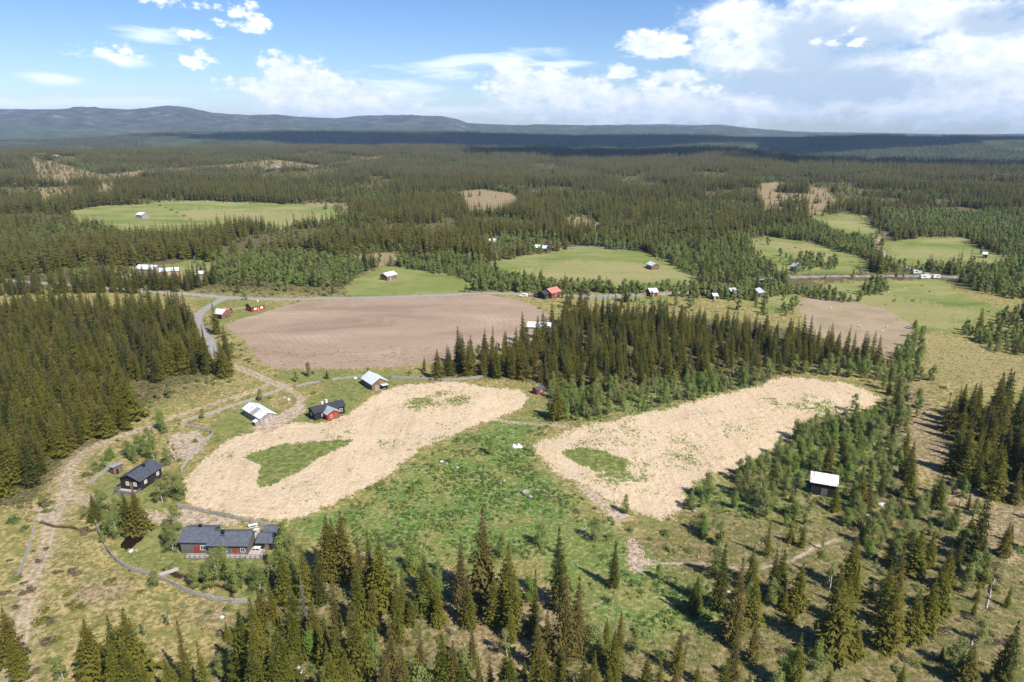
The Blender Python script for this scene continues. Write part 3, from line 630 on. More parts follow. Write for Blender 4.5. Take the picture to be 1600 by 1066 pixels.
def scatter(name, coll, X, Y, sc, scz=None, label=None, sink=.05):
    """one object: a mesh of points, each grown into a plant by geometry nodes"""
    n = len(X)
    if n == 0: return
    Z = height(X, Y)-sink; me = bpy.data.meshes.new(name); me.vertices.add(n)
    me.vertices.foreach_set('co', np.stack([X, Y, Z], 1).astype(np.float32).ravel())
    r_ = np.random.default_rng(n)
    a = me.attributes.new('scl', 'FLOAT_VECTOR', 'POINT'); a.data.foreach_set('vector', np.stack([sc*r_.uniform(.85, 1.15, n), sc*r_.uniform(.85, 1.15, n), scz if scz is not None else sc], 1).astype(np.float32).ravel())
    a = me.attributes.new('rot', 'FLOAT_VECTOR', 'POINT'); a.data.foreach_set('vector', np.stack([r_.normal(0, .03, n), r_.normal(0, .03, n), r_.uniform(0, 6.28, n)], 1).astype(np.float32).ravel())
    a = me.attributes.new('pick', 'INT', 'POINT'); a.data.foreach_set('value', r_.integers(0, len(protos[coll].objects), n).astype(np.int32))
    o = link(name, me); o['kind'] = 'stuff'
    if label: o['label'] = label
    t = bpy.data.node_groups.new(name, 'GeometryNodeTree')
    t.interface.new_socket('Geometry', in_out='INPUT', socket_type='NodeSocketGeometry'); t.interface.new_socket('Geometry', in_out='OUTPUT', socket_type='NodeSocketGeometry')
    gi = t.nodes.new('NodeGroupInput'); gq = t.nodes.new('NodeGroupOutput'); ip = t.nodes.new('GeometryNodeInstanceOnPoints'); ci = t.nodes.new('GeometryNodeCollectionInfo')
    ci.inputs['Collection'].default_value = protos[coll]; ci.inputs['Separate Children'].default_value = True; ci.inputs['Reset Children'].default_value = True
    def na(nm, ty):
        q = t.nodes.new('GeometryNodeInputNamedAttribute'); q.data_type = ty; q.inputs['Name'].default_value = nm; return q.outputs['Attribute']
    e2r = t.nodes.new('FunctionNodeEulerToRotation'); t.links.new(na('rot', 'FLOAT_VECTOR'), e2r.inputs[0])
    t.links.new(gi.outputs[0], ip.inputs['Points']); t.links.new(ci.outputs[0], ip.inputs['Instance']); ip.inputs['Pick Instance'].default_value = True
    t.links.new(na('pick', 'INT'), ip.inputs['Instance Index']); t.links.new(e2r.outputs[0], ip.inputs['Rotation']); t.links.new(na('scl', 'FLOAT_VECTOR'), ip.inputs['Scale'])
    t.links.new(ip.outputs[0], gq.inputs[0])
    md = o.modifiers.new('plants', 'NODES'); md.node_group = t
    return o
# ---------------------------------------------------------------- buildings
BUILT = []
def wood(name, c, c2, bumpd=.02):
    m, t, b, o = mat(name); tcn = t.new('ShaderNodeTexCoord'); V_ = tcn.outputs['Object']
    bo = t.noise(t.mapping(V_, (6.5, 6.5, .12)), 1, 1, .5); n = t.noise(t.mapping(V_, (1.2, 1.2, .6)), 1, 5, .65)
    f = t.math('ADD', t.math('MULTIPLY', bo, .6), t.math('MULTIPLY', n, .4))
    t.l.new(t.mix(t.step(f, .38, .62), c, c2), b.inputs['Base Color']); b.inputs['Roughness'].default_value = .85
    bu = t.new('ShaderNodeBump'); bu.inputs['Distance'].default_value = bumpd; t.l.new(bo, bu.inputs['Height']); t.l.new(bu.outputs[0], b.inputs['Normal'])
    return m
def sheet(name, c, c2, rust=None, rib=8.0):
    m, t, b, o = mat(name); tcn = t.new('ShaderNodeTexCoord'); V_ = tcn.outputs['Object']
    n = t.noise(t.mapping(V_, (.9, .5, .5)), 1, 4, .6); cc = t.mix(t.step(n, .35, .65), c, c2)
    if rust: cc = t.mix(t.math('MULTIPLY', t.step(t.noise(t.mapping(V_, (2.2, .35, .35)), 1, 4, .7), .5, .62), .85), cc, rust)
    t.l.new(cc, b.inputs['Base Color']); b.inputs['Roughness'].default_value = .55; b.inputs['Specular IOR Level'].default_value = .35
    w = t.new('ShaderNodeTexWave'); w.inputs['Scale'].default_value = rib*.16; w.bands_direction = 'X'; t.l.new(V_, w.inputs['Vector'])
    bu = t.new('ShaderNodeBump'); bu.inputs['Distance'].default_value = .03; t.l.new(w.outputs['Fac'], bu.inputs['Height']); t.l.new(bu.outputs[0], b.inputs['Normal'])
    return m
def slate(name, c, c2):
    m, t, b, o = mat(name); tcn = t.new('ShaderNodeTexCoord'); V_ = tcn.outputs['Object']
    br = t.new('ShaderNodeTexBrick'); br.inputs['Scale'].default_value = 1.6; br.inputs['Mortar Size'].default_value = .03; t.l.new(V_, br.inputs['Vector'])
    br.inputs['Color1'].default_value = (*c, 1); br.inputs['Color2'].default_value = (*c2, 1); br.inputs['Mortar'].default_value = (*[v*.35 for v in c], 1)
    n = t.noise(V_, 1.3, 5, .65)
    t.l.new(t.mix(t.math('MULTIPLY', t.step(n, .45, .7), .5), br.outputs['Color'], tuple(v*1.7 for v in c)), b.inputs['Base Color']); b.inputs['Roughness'].default_value = .6
    return m
W = {'black': wood('dark_stained_boards', (.020,.018,.018), (.035,.031,.03)), 'grey': wood('weathered_boards', (.20,.17,.15), (.34,.31,.28)), 'brown': wood('brown_boards', (.13,.075,.05), (.24,.155,.11)),
     'red': wood('red_boards', (.27,.032,.022), (.36,.05,.035)), 'darkred': wood('dark_red_boards', (.16,.035,.03), (.24,.055,.045)), 'slatewall': wood('grey_brown_boards', (.10,.09,.085), (.15,.135,.125)), 'pink': wood('faded_red_boards', (.36,.14,.11), (.46,.22,.18)), 'deck': wood('deck_boards', (.33,.29,.26), (.45,.41,.37))}
RF = {'white': sheet('pale_sheet_roof', (.55,.585,.62), (.66,.69,.715)), 'rust': sheet('rusty_sheet_roof', (.66,.68,.70), (.76,.78,.79), (.36,.24,.17)), 'slate': slate('slate_roof', (.085,.095,.12), (.13,.14,.165)),
      'black': sheet('black_felt_roof', (.030,.033,.042), (.045,.048,.06)), 'grey': sheet('grey_sheet_roof', (.30,.33,.37), (.42,.45,.48)), 'turf': plain('turf_roof', (.17,.16,.055), .95, (.10,.125,.03), (1.5, 1.5, 1.5), bumpd=.2),
      'red': sheet('red_sheet_roof', (.46,.15,.12), (.54,.21,.17)), 'darkslate': slate('dark_slate_roof', (.06,.068,.085), (.09,.10,.12)), 'dirty': sheet('patchy_sheet_roof', (.60,.63,.66), (.76,.79,.81), (.40,.36,.31))}
WHITE = plain('white_paint', (.78,.77,.74), .6); BLACKP = plain('black_metal', (.02,.02,.022), .5); STONE = plain('pale_plaster', (.62,.60,.56), .9, (.42,.40,.37)); DARKIN = plain('painted_interior_shade', (.012,.011,.010), .9)
gl, t_, b_, o_ = mat('window_glass'); b_.inputs['Base Color'].default_value = (.05,.06,.07,1); b_.inputs['Roughness'].default_value = .08; b_.inputs['Specular IOR Level'].default_value = .6
CURT, t_, b_, o_ = mat('curtained_glass'); b_.inputs['Base Color'].default_value = (.45,.36,.33,1); b_.inputs['Roughness'].default_value = .15
ROCKM = plain('grey_stone', (.33,.31,.29), .9, (.20,.185,.175), (2, 2, 2), bumpd=.1); ROCKW = plain('pale_stone', (.62,.61,.60), .9, (.42,.41,.40), (2, 2, 2), bumpd=.1)
class MB:
    def __init__(s): s.b = bmesh.new()
    def box(s, x0, x1, y0, y1, z0, z1):
        v = [s.b.verts.new(p) for p in ((x0,y0,z0),(x1,y0,z0),(x1,y1,z0),(x0,y1,z0),(x0,y0,z1),(x1,y0,z1),(x1,y1,z1),(x0,y1,z1))]
        for f in ((3,2,1,0),(4,5,6,7),(0,1,5,4),(1,2,6,5),(2,3,7,6),(3,0,4,7)): s.b.faces.new([v[i] for i in f])
        return s
    def prism(s, prof, x0, x1):
        """profile in (y, z), run along x"""
        a = [s.b.verts.new((x0, y, z)) for y, z in prof]; c = [s.b.verts.new((x1, y, z)) for y, z in prof]; n = len(prof)
        s.b.faces.new(a[::-1]); s.b.faces.new(c)
        for i in range(n): s.b.faces.new((a[i], a[(i+1) % n], c[(i+1) % n], c[i]))
        return s
    def bar(s, p, q, r=.05):
        p = Vector(p); q = Vector(q); d = (q-p).normalized(); u = d.orthogonal().normalized(); v = d.cross(u); A = []
        for e in (p, q): A.append([s.b.verts.new(e+r*(a*u+b*v)) for a, b in ((1,1),(-1,1),(-1,-1),(1,-1))])
        for i in range(4): s.b.faces.new((A[0][i], A[0][(i+1) % 4], A[1][(i+1) % 4], A[1][i]))
        s.b.faces.new(A[0][::-1]); s.b.faces.new(A[1]); return s
    def build(s, name, m, parent=None, bevel=0):
        bmesh.ops.recalc_face_normals(s.b, faces=s.b.faces[:])
        me = bpy.data.meshes.new(name); s.b.to_mesh(me); s.b.free(); me.materials.append(m); o = link(name, me, parent)
        if bevel: q = o.modifiers.new('bevel', 'BEVEL'); q.width = bevel; q.segments = 2
        return o
def root(name, label, cat, loc, rz=0, group=None):
    o = bpy.data.objects.new(name, None); col.objects.link(o); o.location = loc; o.rotation_euler = (0, 0, rz); o['label'] = label; o['category'] = cat
    if group: o['group'] = group
    return o
def gable(parent, L, Wd, h, wm, rm, pitch=27, over=.4, x=0, y=0, names=('wall', 'roof'), base=-1.1, thick=.14, stone=False):
    """pitched building body along x: walls and a two-sided roof with eaves"""
    tp = math.tan(R(pitch)); wh = h-Wd/2*tp
    w = MB(); w.prism([(y-Wd/2, base), (y+Wd/2, base), (y+Wd/2, wh-.02), (y, h-.02), (y-Wd/2, wh-.02)], x-L/2, x+L/2).build(names[0], wm, parent)
    r = MB(); ov = over
    for sgn in (-1, 1):
        ye = y+sgn*(Wd/2+ov); ze = wh-ov*tp
        r.prism([(y, h+.01), (ye, ze+.01), (ye, ze+thick), (y, h+thick+.02)] if sgn > 0 else [(y-.002, h+.01), (ye, ze+.01), (ye, ze+thick), (y-.002, h+thick+.02)], x-L/2-over, x+L/2+over)
    return r.build(names[1], rm, parent), wh
def window(parent, side, u, z, w, h, ext, fm=None, gmat=None, name='window'):
    """side f/b: faces -y/+y at distance ext; l/r: faces -x/+x. u runs along the wall"""
    fm = fm or WHITE; t = .07; f = MB()
    def P(b, u0, u1, z0, z1, d0, d1):
        if side == 'f': b.box(u0, u1, -ext-d1, -ext-d0, z0, z1)
        elif side == 'b': b.box(u0, u1, ext+d0, ext+d1, z0, z1)
        elif side == 'r': b.box(ext+d0, ext+d1, u0, u1, z0, z1)
        else: b.box(-ext-d1, -ext-d0, u0, u1, z0, z1)
    P(f, u-w/2-.1, u-w/2, z-.1, z+h+.1, .003, t); P(f, u+w/2, u+w/2+.1, z-.1, z+h+.1, .003, t); P(f, u-w/2, u+w/2, z-.1, z, .003, t); P(f, u-w/2, u+w/2, z+h, z+h+.1, .003, t); P(f, u-.025, u+.025, z, z+h, .035, t-.005)
    fo = f.build(name, fm, parent); g_ = MB(); P(g_, u-w/2, u+w/2, z, z+h, .006, .03); g_.build('pane', gmat or gl, fo); return fo
def door(parent, side, u, w, h, ext, m, z0=0, name='door'):
    d = MB(); hnd = MB()
    def P(b, u0, u1, z0, z1, d0, d1):
        if side == 'f': b.box(u0, u1, -ext-d1, -ext-d0, z0, z1)
        elif side == 'r': b.box(ext+d0, ext+d1, u0, u1, z0, z1)
        elif side == 'b': b.box(u0, u1, ext+d0, ext+d1, z0, z1)
        else: b.box(-ext-d1, -ext-d0, u0, u1, z0, z1)
    P(d, u-w/2, u+w/2, z0, z0+h, .004, .06); o = d.build(name, m, parent); P(hnd, u+w/2-.2, u+w/2-.1, z0+1.0, z0+1.06, .065, .12); hnd.build('handle', BLACKP, o); return o
def chimney(roof, x, y, z, s=.6, h=1.0, m=None):
    b = MB(); b.box(x-s/2, x+s/2, y-s/2, y+s/2, z-.6, z+h); b.box(x-s/2-.07, x+s/2+.07, y-s/2-.07, y+s/2+.07, z+h, z+h+.1); return b.build('chimney', m or BLACKP, roof)
def place(name, label, cat, p1, p2, h, Lmin=0, group=None, rot=None, pad=1.0):
    """stand a building under a ridge line traced in the photograph; returns root and ridge length"""
    a = at(*p1, h); b = at(*p2, h); c = (a+b)/2; d = b-a; L = max(math.hypot(d[0], d[1]), Lmin); rz = math.atan2(d[1], d[0]) if rot is None else rot
    z = min(float(height(c[0]+ex*L/2*math.cos(rz), c[1]+ex*L/2*math.sin(rz))) for ex in (-1, 0, 1))
    o = root(name, label, cat, (c[0], c[1], z), rz, group); BUILT.append((c[0], c[1], L/2+2.2)); return o, L
def hh(o, p, h): return h
# 1 slate cabin with two stepped roofs, a deck along the front
o, L = place('cabin', 'low cabin with two stepped slate roofs, red doors and a railed deck', 'cabin', (290,826), (391,831), 4.5, rot=R(-1))
for k in (-6, 0, 6): BUILT.append((o.location.x+k, o.location.y-1, 6.5))
BUILT.append((o.location.x+2, o.location.y+9, 4))
l1 = L*.42; l2 = L*.57
r1, wh = gable(o, l1, 6.6, 4.7, W['slatewall'], RF['slate'], 24, .45, x=-L/2+l1/2, y=.7)
chimney(r1, -L/2+l1*.5, 1.1, 4.6, .55, .7)
r2, wh2 = gable(o, l2, 6.2, 4.2, W['slatewall'], RF['slate'], 24, .45, x=L/2-l2/2, y=-.2, names=('extension_wall', 'extension_roof'))
chimney(r2, -L/2+l1+l2*.30, -.6, 3.9, .6, .9); MB().box(-L/2+l1+l2*.30-.65, -L/2+l1+l2*.30+.65, -1.35, .15, 3.62, 3.95).build('chimney_flashing', RF['black'], r2)
door(o, 'f', -L/2+l1*.55, 1.1, 2.0, 2.6, W['red']); window(o, 'f', -L/2+l1*.78, 1.0, 1.0, 1.0, 2.6); door(o, 'f', L/2-l2*.32, .9, 2.0, 3.3, W['red']); window(o, 'f', L/2-l2*.6, 1.0, 1.2, 1.0, 3.3); window(o, 'f', L/2-l2*.12, 1.0, .9, 1.0, 3.3)
dk = MB().box(-L/2+2, L/2-.2, -5.0, -3.32, .25, .4).box(L/2+.03, L/2+3.6, -5.0, 2.2, .25, .4).build('deck', W['deck'], o)
rl = MB()
for q in np.linspace(-L/2+2, L/2+3.6, 16): rl.bar((q, -4.98, -.9), (q, -4.98, 1.35), .05)
for z in (.12, .42, 1.35): rl.bar((-L/2+2, -4.98, z), (L/2+3.6, -4.98, z), .06)
for q in np.linspace(-4.5, 2.2, 6): rl.bar((L/2+3.58, q, -.9), (L/2+3.58, q, 1.35), .05)
for z in (.12, .42, 1.35): rl.bar((L/2+3.58, -4.98, z), (L/2+3.58, 2.2, z), .06)
rl.build('railing', W['slatewall'], o)
MB().box(L/2+.8, L/2+2.4, -2.2, -1.2, 1.1, 1.16).box(L/2+1.1, L/2+1.2, -1.9, -1.3, .4, 1.1).box(L/2+2.0, L/2+2.1, -1.9, -1.3, .4, 1.1).build('deck_table', WHITE, o)
o, L = place('shed', 'small slate shed with a pale chimney right of the double roofed cabin', 'shed', (406,833.5), (428,834), 3.0); BUILT.append((o.location.x, o.location.y-4, 4))
r_, w_h = gable(o, L, 4.2, 3.0, W['black'], RF['slate'], 25, .35, y=0); door(o, 'f', .6, .9, 1.8, 2.1, W['brown']); b = MB().box(-L/2-1.7, -L/2-.7, .5, 1.5, -.4, 3.3).box(-L/2-1.8, -L/2-.6, .4, 1.6, 3.3, 3.45); b.build('chimney', STONE, o)
o, L = place('shed', 'low slate-roofed shed at the back edge of the double-roofed cabin yard', 'shed', (415,822), (434,823), 2.7); r_, w_h = gable(o, L, 3.2, 2.7, W['black'], RF['slate'], 22, .3); door(o, 'f', -.5, .9, 1.7, 1.6, W['brown'])
p = at(395.5, 824); o = root('garden_table', 'white picnic table on the grass behind the double-roofed cabin', 'table', tuple(p), R(25)); MB().box(-1.1, 1.1, -.45, .45, .70, .76).build('tabletop', WHITE, o)
for s_ in (-1, 1):
    MB().bar((s_*.8, -.5, 0), (s_*.8, .2, .7), .05).bar((s_*.8, .5, 0), (s_*.8, -.2, .7), .05).build('trestle', WHITE, o); MB().box(-1.1, 1.1, s_*.75-.14, s_*.75+.14, .42, .46).build('bench_plank', WHITE, o)
# 2 black cabin with a gable balcony
o, L = place('cabin', 'black cabin with a broad dark slate roof and gable balcony facing the photographer', 'cabin', (204,741), (233,724), 4.6, 8.5); o.rotation_euler[2] = R(78); o.location.z += .5; BUILT.append((o.location.x-1, o.location.y-7, 5))
r_, w_h = gable(o, L, 6.2, 4.6, W['black'], RF['darkslate'], 24, .6); chimney(r_, .9, -.5, 4.4, .6, .7)
for u in (.9, -1.5): window(o, 'l', u, 1.3, .8, 1.0, L/2, None, CURT)
for u in (-2.2, 2.6): window(o, 'f', u, 1.3, .8, .9, 3.1, None, CURT)
door(o, 'l', -.2, .8, 2.0, L/2, W['brown'], .2)
MB().box(-L/2-2.6, -L/2-.02, -3.2, 3.2, -.1, .05).build('balcony', W['deck'], o); rl = MB()
for y in np.linspace(-3.2, 3.2, 7): rl.bar((-L/2-2.55, y, -1.2), (-L/2-2.55, y, 1.0), .06)
for z in (.3, .6, .95): rl.box(-L/2-2.62, -L/2-2.52, -3.2, 3.2, z-.1, z+.1); rl.box(-L/2-2.5, -L/2-.05, -3.25, -3.15, z-.1, z+.1); rl.box(-L/2-2.5, -L/2-.05, 3.15, 3.25, z-.1, z+.1)
rl.build('railing', W['slatewall'], o)
o, L = place('outhouse', 'tiny outhouse with lean-to roof at the end of the rail fence above the black cabin', 'outhouse', (173,728), (188,722.5), 2.7, 2.6, pad=.5)
MB().prism([(-1.1,-.4),(1.1,-.4),(1.1,2.1),(-1.1,2.6)], -L/2, L/2).build('wall', W['brown'], o); MB().prism([(-1.5,2.72),(1.5,2.05),(1.5,2.17),(-1.5,2.84)], -L/2-.3, L/2+.3).build('roof', RF['grey'], o); door(o, 'f', -.4, .7, 1.7, 1.1, W['black'])
# 3 white-roofed barn, patched roof, open boards on the gable
o, L = place('barn', 'old barn with patched pale sheet roof beside the long rail fence', 'barn', (391,629.5), (417.5,644), 3.9)
r_, w_h = gable(o, L, 5.6, 3.9, W['grey'], RF['dirty'], 24, .4); MB().box(-.9, 1.3, -3.1, .0, 0, .05); 
tp = math.tan(R(24)); MB().prism([(-3.1, w_h-.3*tp+.17), (-.15, 3.9-.15*tp+.17), (-.15, 3.9-.15*tp+.2), (-3.1, w_h-.3*tp+.2)], -.6, L*.17).build('bare_roof_patch', GREYW, r_)
door(o, 'r', -.6, 1.4, 2.1, L/2, W['deck'], -.2, 'barn_door'); MB().box(L/2-2.2, L/2-.4, -4.4, -2.82, -.5, 1.4).build('lean_to', W['grey'], o); MB().prism([(-4.6,1.42),(-2.84,1.9),(-2.84,2.0),(-4.6,1.52)], L/2-2.4, L/2-.2).build('lean_to_roof', RF['white'], o)
for u in (1.3, 2.2): MB().box(L/2+.01, L/2+.07, u-.25, u+.25, -.3, 2.3).build('loose_board', W['deck'], o)
# 4 black house with red gable wing
o, L = place('house', 'long black cabin with black roof, two white chimneys and a bright red gabled wing', 'house', (486,636.5), (533,624.5), 4.2); BUILT.append((o.location.x, o.location.y-4, 6))
r_, w_h = gable(o, L, 5.2, 4.2, W['black'], RF['black'], 26, .45)
chimney(r_, -L*.13, .2, 4.1, .6, 1.0, WHITE); chimney(r_, L*.02, .4, 4.1, .6, 1.3, WHITE)
wg = bpy.data.objects.new('wing', None); col.objects.link(wg); wg.parent = o; wg.location = (-.1, -3.4, 0); wg.rotation_euler = (0, 0, R(-90))
gable(wg, 4.4, 4.4, 3.7, W['red'], RF['grey'], 27, .4); window(wg, 'r', -.7, 1.0, .8, .9, 2.2); MB().box(2.25, 3.0, .2, 2.0, -.5, .25).build('porch_step', W['grey'], wg); door(wg, 'r', 1.0, .9, 1.9, 2.2, W['brown'], .25)
window(o, 'f', -L*.22, 1.0, 1.1, .9, 2.6, None, CURT); window(o, 'f', L*.36, 1.1, 1.0, .9, 2.6); window(o, 'l', .5, 1.1, .9, .9, L/2)
# 5 barn with brown gable
o, L = place('barn', 'brown barn with clean white roof at the top of the left straw field', 'barn', (576.8,580), (592.5,590.4), 4.6, 7)
r_, w_h = gable(o, L, 6.4, 4.6, W['brown'], RF['white'], 30, .45); MB().box(L/2+.02, L/2+1.6, .5, 2.6, -.3, 1.7).build('lean_to', W['black'], o); MB().box(L/2+.02, L/2+1.9, .3, 2.8, 1.72, 1.84).build('lean_to_roof', RF['white'], o); MB().bar((L/2+2.0, -2.8, .5), (L/2+2.2, 1.4, .55), .07).bar((L/2+2.0, -2.6, -.2), (L/2+2.0, -2.6, .6), .06).bar((L/2+2.1, -.6, -.2), (L/2+2.1, -.6, .6), .06).build('rail', W['deck'], o); door(o, 'r', -1.2, 1.6, 2.0, L/2, W['grey'], -.1, 'barn_door')
for x in np.linspace(-L/2+.8, L/2-.8, 4): MB().box(x-.15, x+.15, -3.28, -3.22, -.4, 1.6).build('support_post', W['grey'], o)
# 6 small hut at the wood's edge
o, L = place('hut', 'little dark red hut with bluish slate roof where the middle wood meets the straw field', 'hut', (835.5,605.5), (847,602), 2.7, 3.6); r_, w_h = gable(o, L, 2.6, 2.7, W['darkred'], RF['darkslate'], 28, .3); window(o, 'f', .3, .9, .6, .6, 1.3); door(o, 'l', 0, .7, 1.6, L/2, W['brown'])
# 7 shed among the birches
o, L = place('shed', 'black shed on posts with pale rusting roof among birches at right', 'shed', (1269.5,737), (1308.6,742.5), 5.2); BUILT.append((o.location.x, o.location.y-5, 5.5))
r_, w_h = gable(o, L, 6.0, 5.2, W['black'], RF['rust'], 26, .4, base=-.2); MB().box(-.6, 1.0, -3.08, -3.01, .2, 2.2).build('boarded_door', W['slatewall'], o)
for x in (-L/2+.3, -.8, 1.2, L/2-.3): MB().box(x-.18, x+.18, -3.06, -2.7, -1.2, -.21).build('support_post', W['grey'], o)
# 8 long white-roofed barn by the ploughed field
o, L = place('barn', 'grey barn with long white roof on the near right corner of the ploughed field', 'barn', (826,502.7), (861,504.3), 4.6); gable(o, L, 6.5, 4.6, W['grey'], RF['white'], 26, .4); door(o, 'f', -.6, 2.2, 2.2, 3.25, W['deck'], -.1, 'barn_door'); MB().box(-L/2+.6, -L/2+2.4, -3.33, -3.26, 0, 1.9).build('hatch', W['deck'], o)
# 9 red-roofed house
o, L = place('house', 'dark house with a salmon red roof at the far right end of the ploughed field', 'house', (855,451.5), (869,448), 5.5); gable(o, L, 7, 5.5, W['darkred'], RF['red'], 30, .5); window(o, 'f', 0, 1.2, 1, 1, 3.5); window(o, 'l', 0, 1.2, 1, 1, L/2); gable(o, 4.5, 5.5, 4.6, W['black'], RF['black'], 28, .4, x=-L/2-2.3, y=.8, names=('annex_wall', 'annex_roof')); door(o, 'f', -L/2-2.2, .9, 1.9, 1.95, W['brown'])
# 10 sheds by the bend
o, L = place('barn', 'small open-sided barn with pale roof beside the bend of the asphalt road', 'barn', (341.5,482.6), (350.5,483.6), 4.6, 5.5); gable(o, L, 6.0, 4.6, W['brown'], RF['white'], 30, .4); MB().box(-L/2+.5, L/2-.5, -3.06, -3.01, -.2, 2.2).build('front_shade_panel', DARKIN, o); door(o, 'r', .2, 1.2, 1.9, L/2, W['darkred'], -.1)  # black panel over the front wall paints in the shade of an open interior
o, L = place('shed', 'small pink roofed shed behind the open sided barn by the road bend', 'shed', (351,480.5), (358,481.5), 3.2, 4); gable(o, L, 3.6, 3.2, W['darkred'], RF['red'], 26, .3); door(o, 'r', 0, .9, 1.8, L/2, W['brown'])
o, L = place('house', 'red turf roofed cottage with white windows at the ploughed field corner', 'house', (387.7,474.4), (408.5,470), 4.4); r_, w_h = gable(o, L, 5.6, 4.4, W['red'], RF['turf'], 30, .35); chimney(r_, L*.2, 0, 4.3, .7, .8, WHITE)
for u in (-.22, .25): window(o, 'f', L*u, .9, 1.3, 1.0, 2.8, None, WHITE)
door(o, 'f', 0, .9, 1.9, 2.8, W['pink']); window(o, 'l', 0, 1.2, .9, .9, L/2)
# farm on the left
o, L = place('barn', 'biggest white-roofed barn of the roadside farm at left', 'barn', (217.5,413.5), (245,414.3), 6.2); gable(o, L, 9, 6.2, W['grey'], RF['white'], 24, .5); door(o, 'r', .5, 3, 3, L/2, W['pink'], -.1, 'barn_door'); door(o, 'f', -2, 1.6, 2.1, 4.5, W['brown'])
o, L = place('farmhouse', 'low red farmhouse with white roof beside the biggest roadside barn', 'house', (250,419.3), (278.5,417.5), 4.6); gable(o, L, 7, 4.6, W['pink'], RF['white'], 24, .5)
for u in (-.3, .05, .33): window(o, 'f', L*u, 1.0, 1.6, 1.1, 3.5, None, CURT)
door(o, 'f', L*.2, 1.0, 2, 3.5, W['brown'])
o, L = place('shed', 'small pinkish-roofed shed at the right end of the roadside farm', 'shed', (308,423.4), (320,423.6), 4.0); gable(o, L, 5.5, 4.0, W['grey'], RF['dirty'], 26, .4); door(o, 'r', 0, 1.4, 2, L/2, W['deck'])
# lone barns and far cabins: (label, kind, ridge, h, W, wall, roof)
FAR = [('lone grey barn with whitish roof standing in the narrow green meadow above the road', 'barn', (599,427), (614,423.6), 4.8, 6.5, 'brown', 'dirty'),
 ('red cottage with a bright white roof at the forest edge above the broad yellow-green meadow', 'cottage', (765,373.2), (774.5,373.2), 4.8, 7, 'pink', 'white'),
 ('left black cabin of the pair at the top left of the broad meadow', 'cabin', (837,382.4), (845.5,383), 4.6, 6.5, 'black', 'white'),
 ('right black cabin of the pair at the top left of the broad meadow', 'cabin', (847,383.4), (855,384.2), 4.6, 6.5, 'black', 'white'),
 ('dark-roofed red cabin behind the pair of pale-roofed cabins', 'cabin', (852,380), (863,380.3), 4.8, 6, 'darkred', 'black'),
 ('brown field barn with pale roof at the right side of the broad meadow', 'barn', (1016.5,408.2), (1024.5,411.6), 4.6, 6.0, 'brown', 'white'),
 ('red-fronted barn with white roof beside the road below the broad meadow', 'barn', (1013.5,450.8), (1024.5,450.2), 4.6, 6.5, 'darkred', 'white'),
 ('tiny pale shed left of the grey cabins above the middle wood', 'shed', (1113.5,458.5), (1120,458.3), 3.4, 4, 'black', 'white'),
 ('grey-roofed cabin half hidden by spruces above the middle wood', 'cabin', (1139,450.2), (1148,449.8), 4.8, 7, 'black', 'grey'),
 ('small white-roofed shed between the grey-roofed cabins by the road', 'shed', (1158.5,450.6), (1163.5,450.4), 4, 4, 'grey', 'white'),
 ('black gabled cabin with grey roof by the green patch above the middle wood', 'cabin', (1178.5,451.5), (1186.5,449.5), 4.8, 7, 'black', 'grey'),
 ('pale grey cottage in a birch clump above the road at right', 'cottage', (1241,411.4), (1248.5,413), 5, 6.5, 'grey', 'grey'),
 ('little white roofed hay barn alone in the green meadow at far right', 'barn', (1537.5,393.6), (1543.5,394.2), 4.4, 5.5, 'black', 'white'),
 ('lone grey barn with pale roof in the large green field at upper left', 'barn', (217.5,331.2), (226.5,332.2), 6.4, 9, 'grey', 'dirty'),
 ('turf-roofed cabin in the bog clearing at the far left edge of the forest', 'cabin', (61,258.6), (80,258.7), 6.0, 9, 'black', 'turf'),
 ('small pale annex right of the turf roofed cabin in the far left clearing', 'shed', (88.5,259), (95,259.2), 5, 7, 'black', 'white'),
 ('dark cabin in the pale bog strip of the distant forest', 'cabin', (416.5,253), (426,254), 6, 8, 'black', 'black'),
 ('pale cottage between the dark cabin and the bluish shed in the distant bog strip', 'cottage', (430,254.3), (435.5,254.6), 5, 7, 'grey', 'grey'),
 ('bluish shed rightmost of the cabins in the distant bog strip', 'shed', (440,254), (445.5,254), 5, 7, 'grey', 'darkslate'),
 ('dark slate-roofed cabin in the birch wood right of centre', 'cabin', (1099.5,344.2), (1111.5,344.8), 4.8, 7, 'black', 'darkslate')]
for lab, kind, a, b, h, wd, wm_, rm_ in FAR:
    o, L = place(kind, lab, kind, a, b, h); rr, w_h = gable(o, L, wd, h, W[wm_], RF[rm_], 27, .45); door(o, 'f', -L*.15, 1.1, 2.0, wd/2, W['deck'] if kind in ('barn', 'shed') else W['brown'])
    if kind in ('cabin', 'cottage'):
        window(o, 'f', L*.25, 1.1, 1.0, .9, wd/2); window(o, 'r', 0, 1.1, 1.0, .9, L/2); chimney(rr, L*.1, .3, h-.1, .6, .8, WHITE if kind == 'cottage' else BLACKP)
# footbridge, poles
p = at(264, 895); o = root('footbridge', 'small grey plank footbridge over the ditch below the double-roofed cabin', 'bridge', tuple(p+np.array((0,0,.25))), R(35)); MB().box(-1.9, 1.9, -.6, .6, 0, .08).build('deck', W['deck'], o)
for s_ in (-1, 1): MB().box(-2.1, 2.1, s_*.45-.1, s_*.45+.1, -.2, -.004).build('beam', GREYW, o)
p = at(793, 384); o = root('flagpole', 'thin white pole in front of the red cottage at the forest edge', 'pole', tuple(p)); MB().bar((0,0,-.3),(0,0,7),.09).build('pole', WHITE, o); MB().box(-.16,.16,-.16,.16,7,7.2).build('knob', WHITE, o)
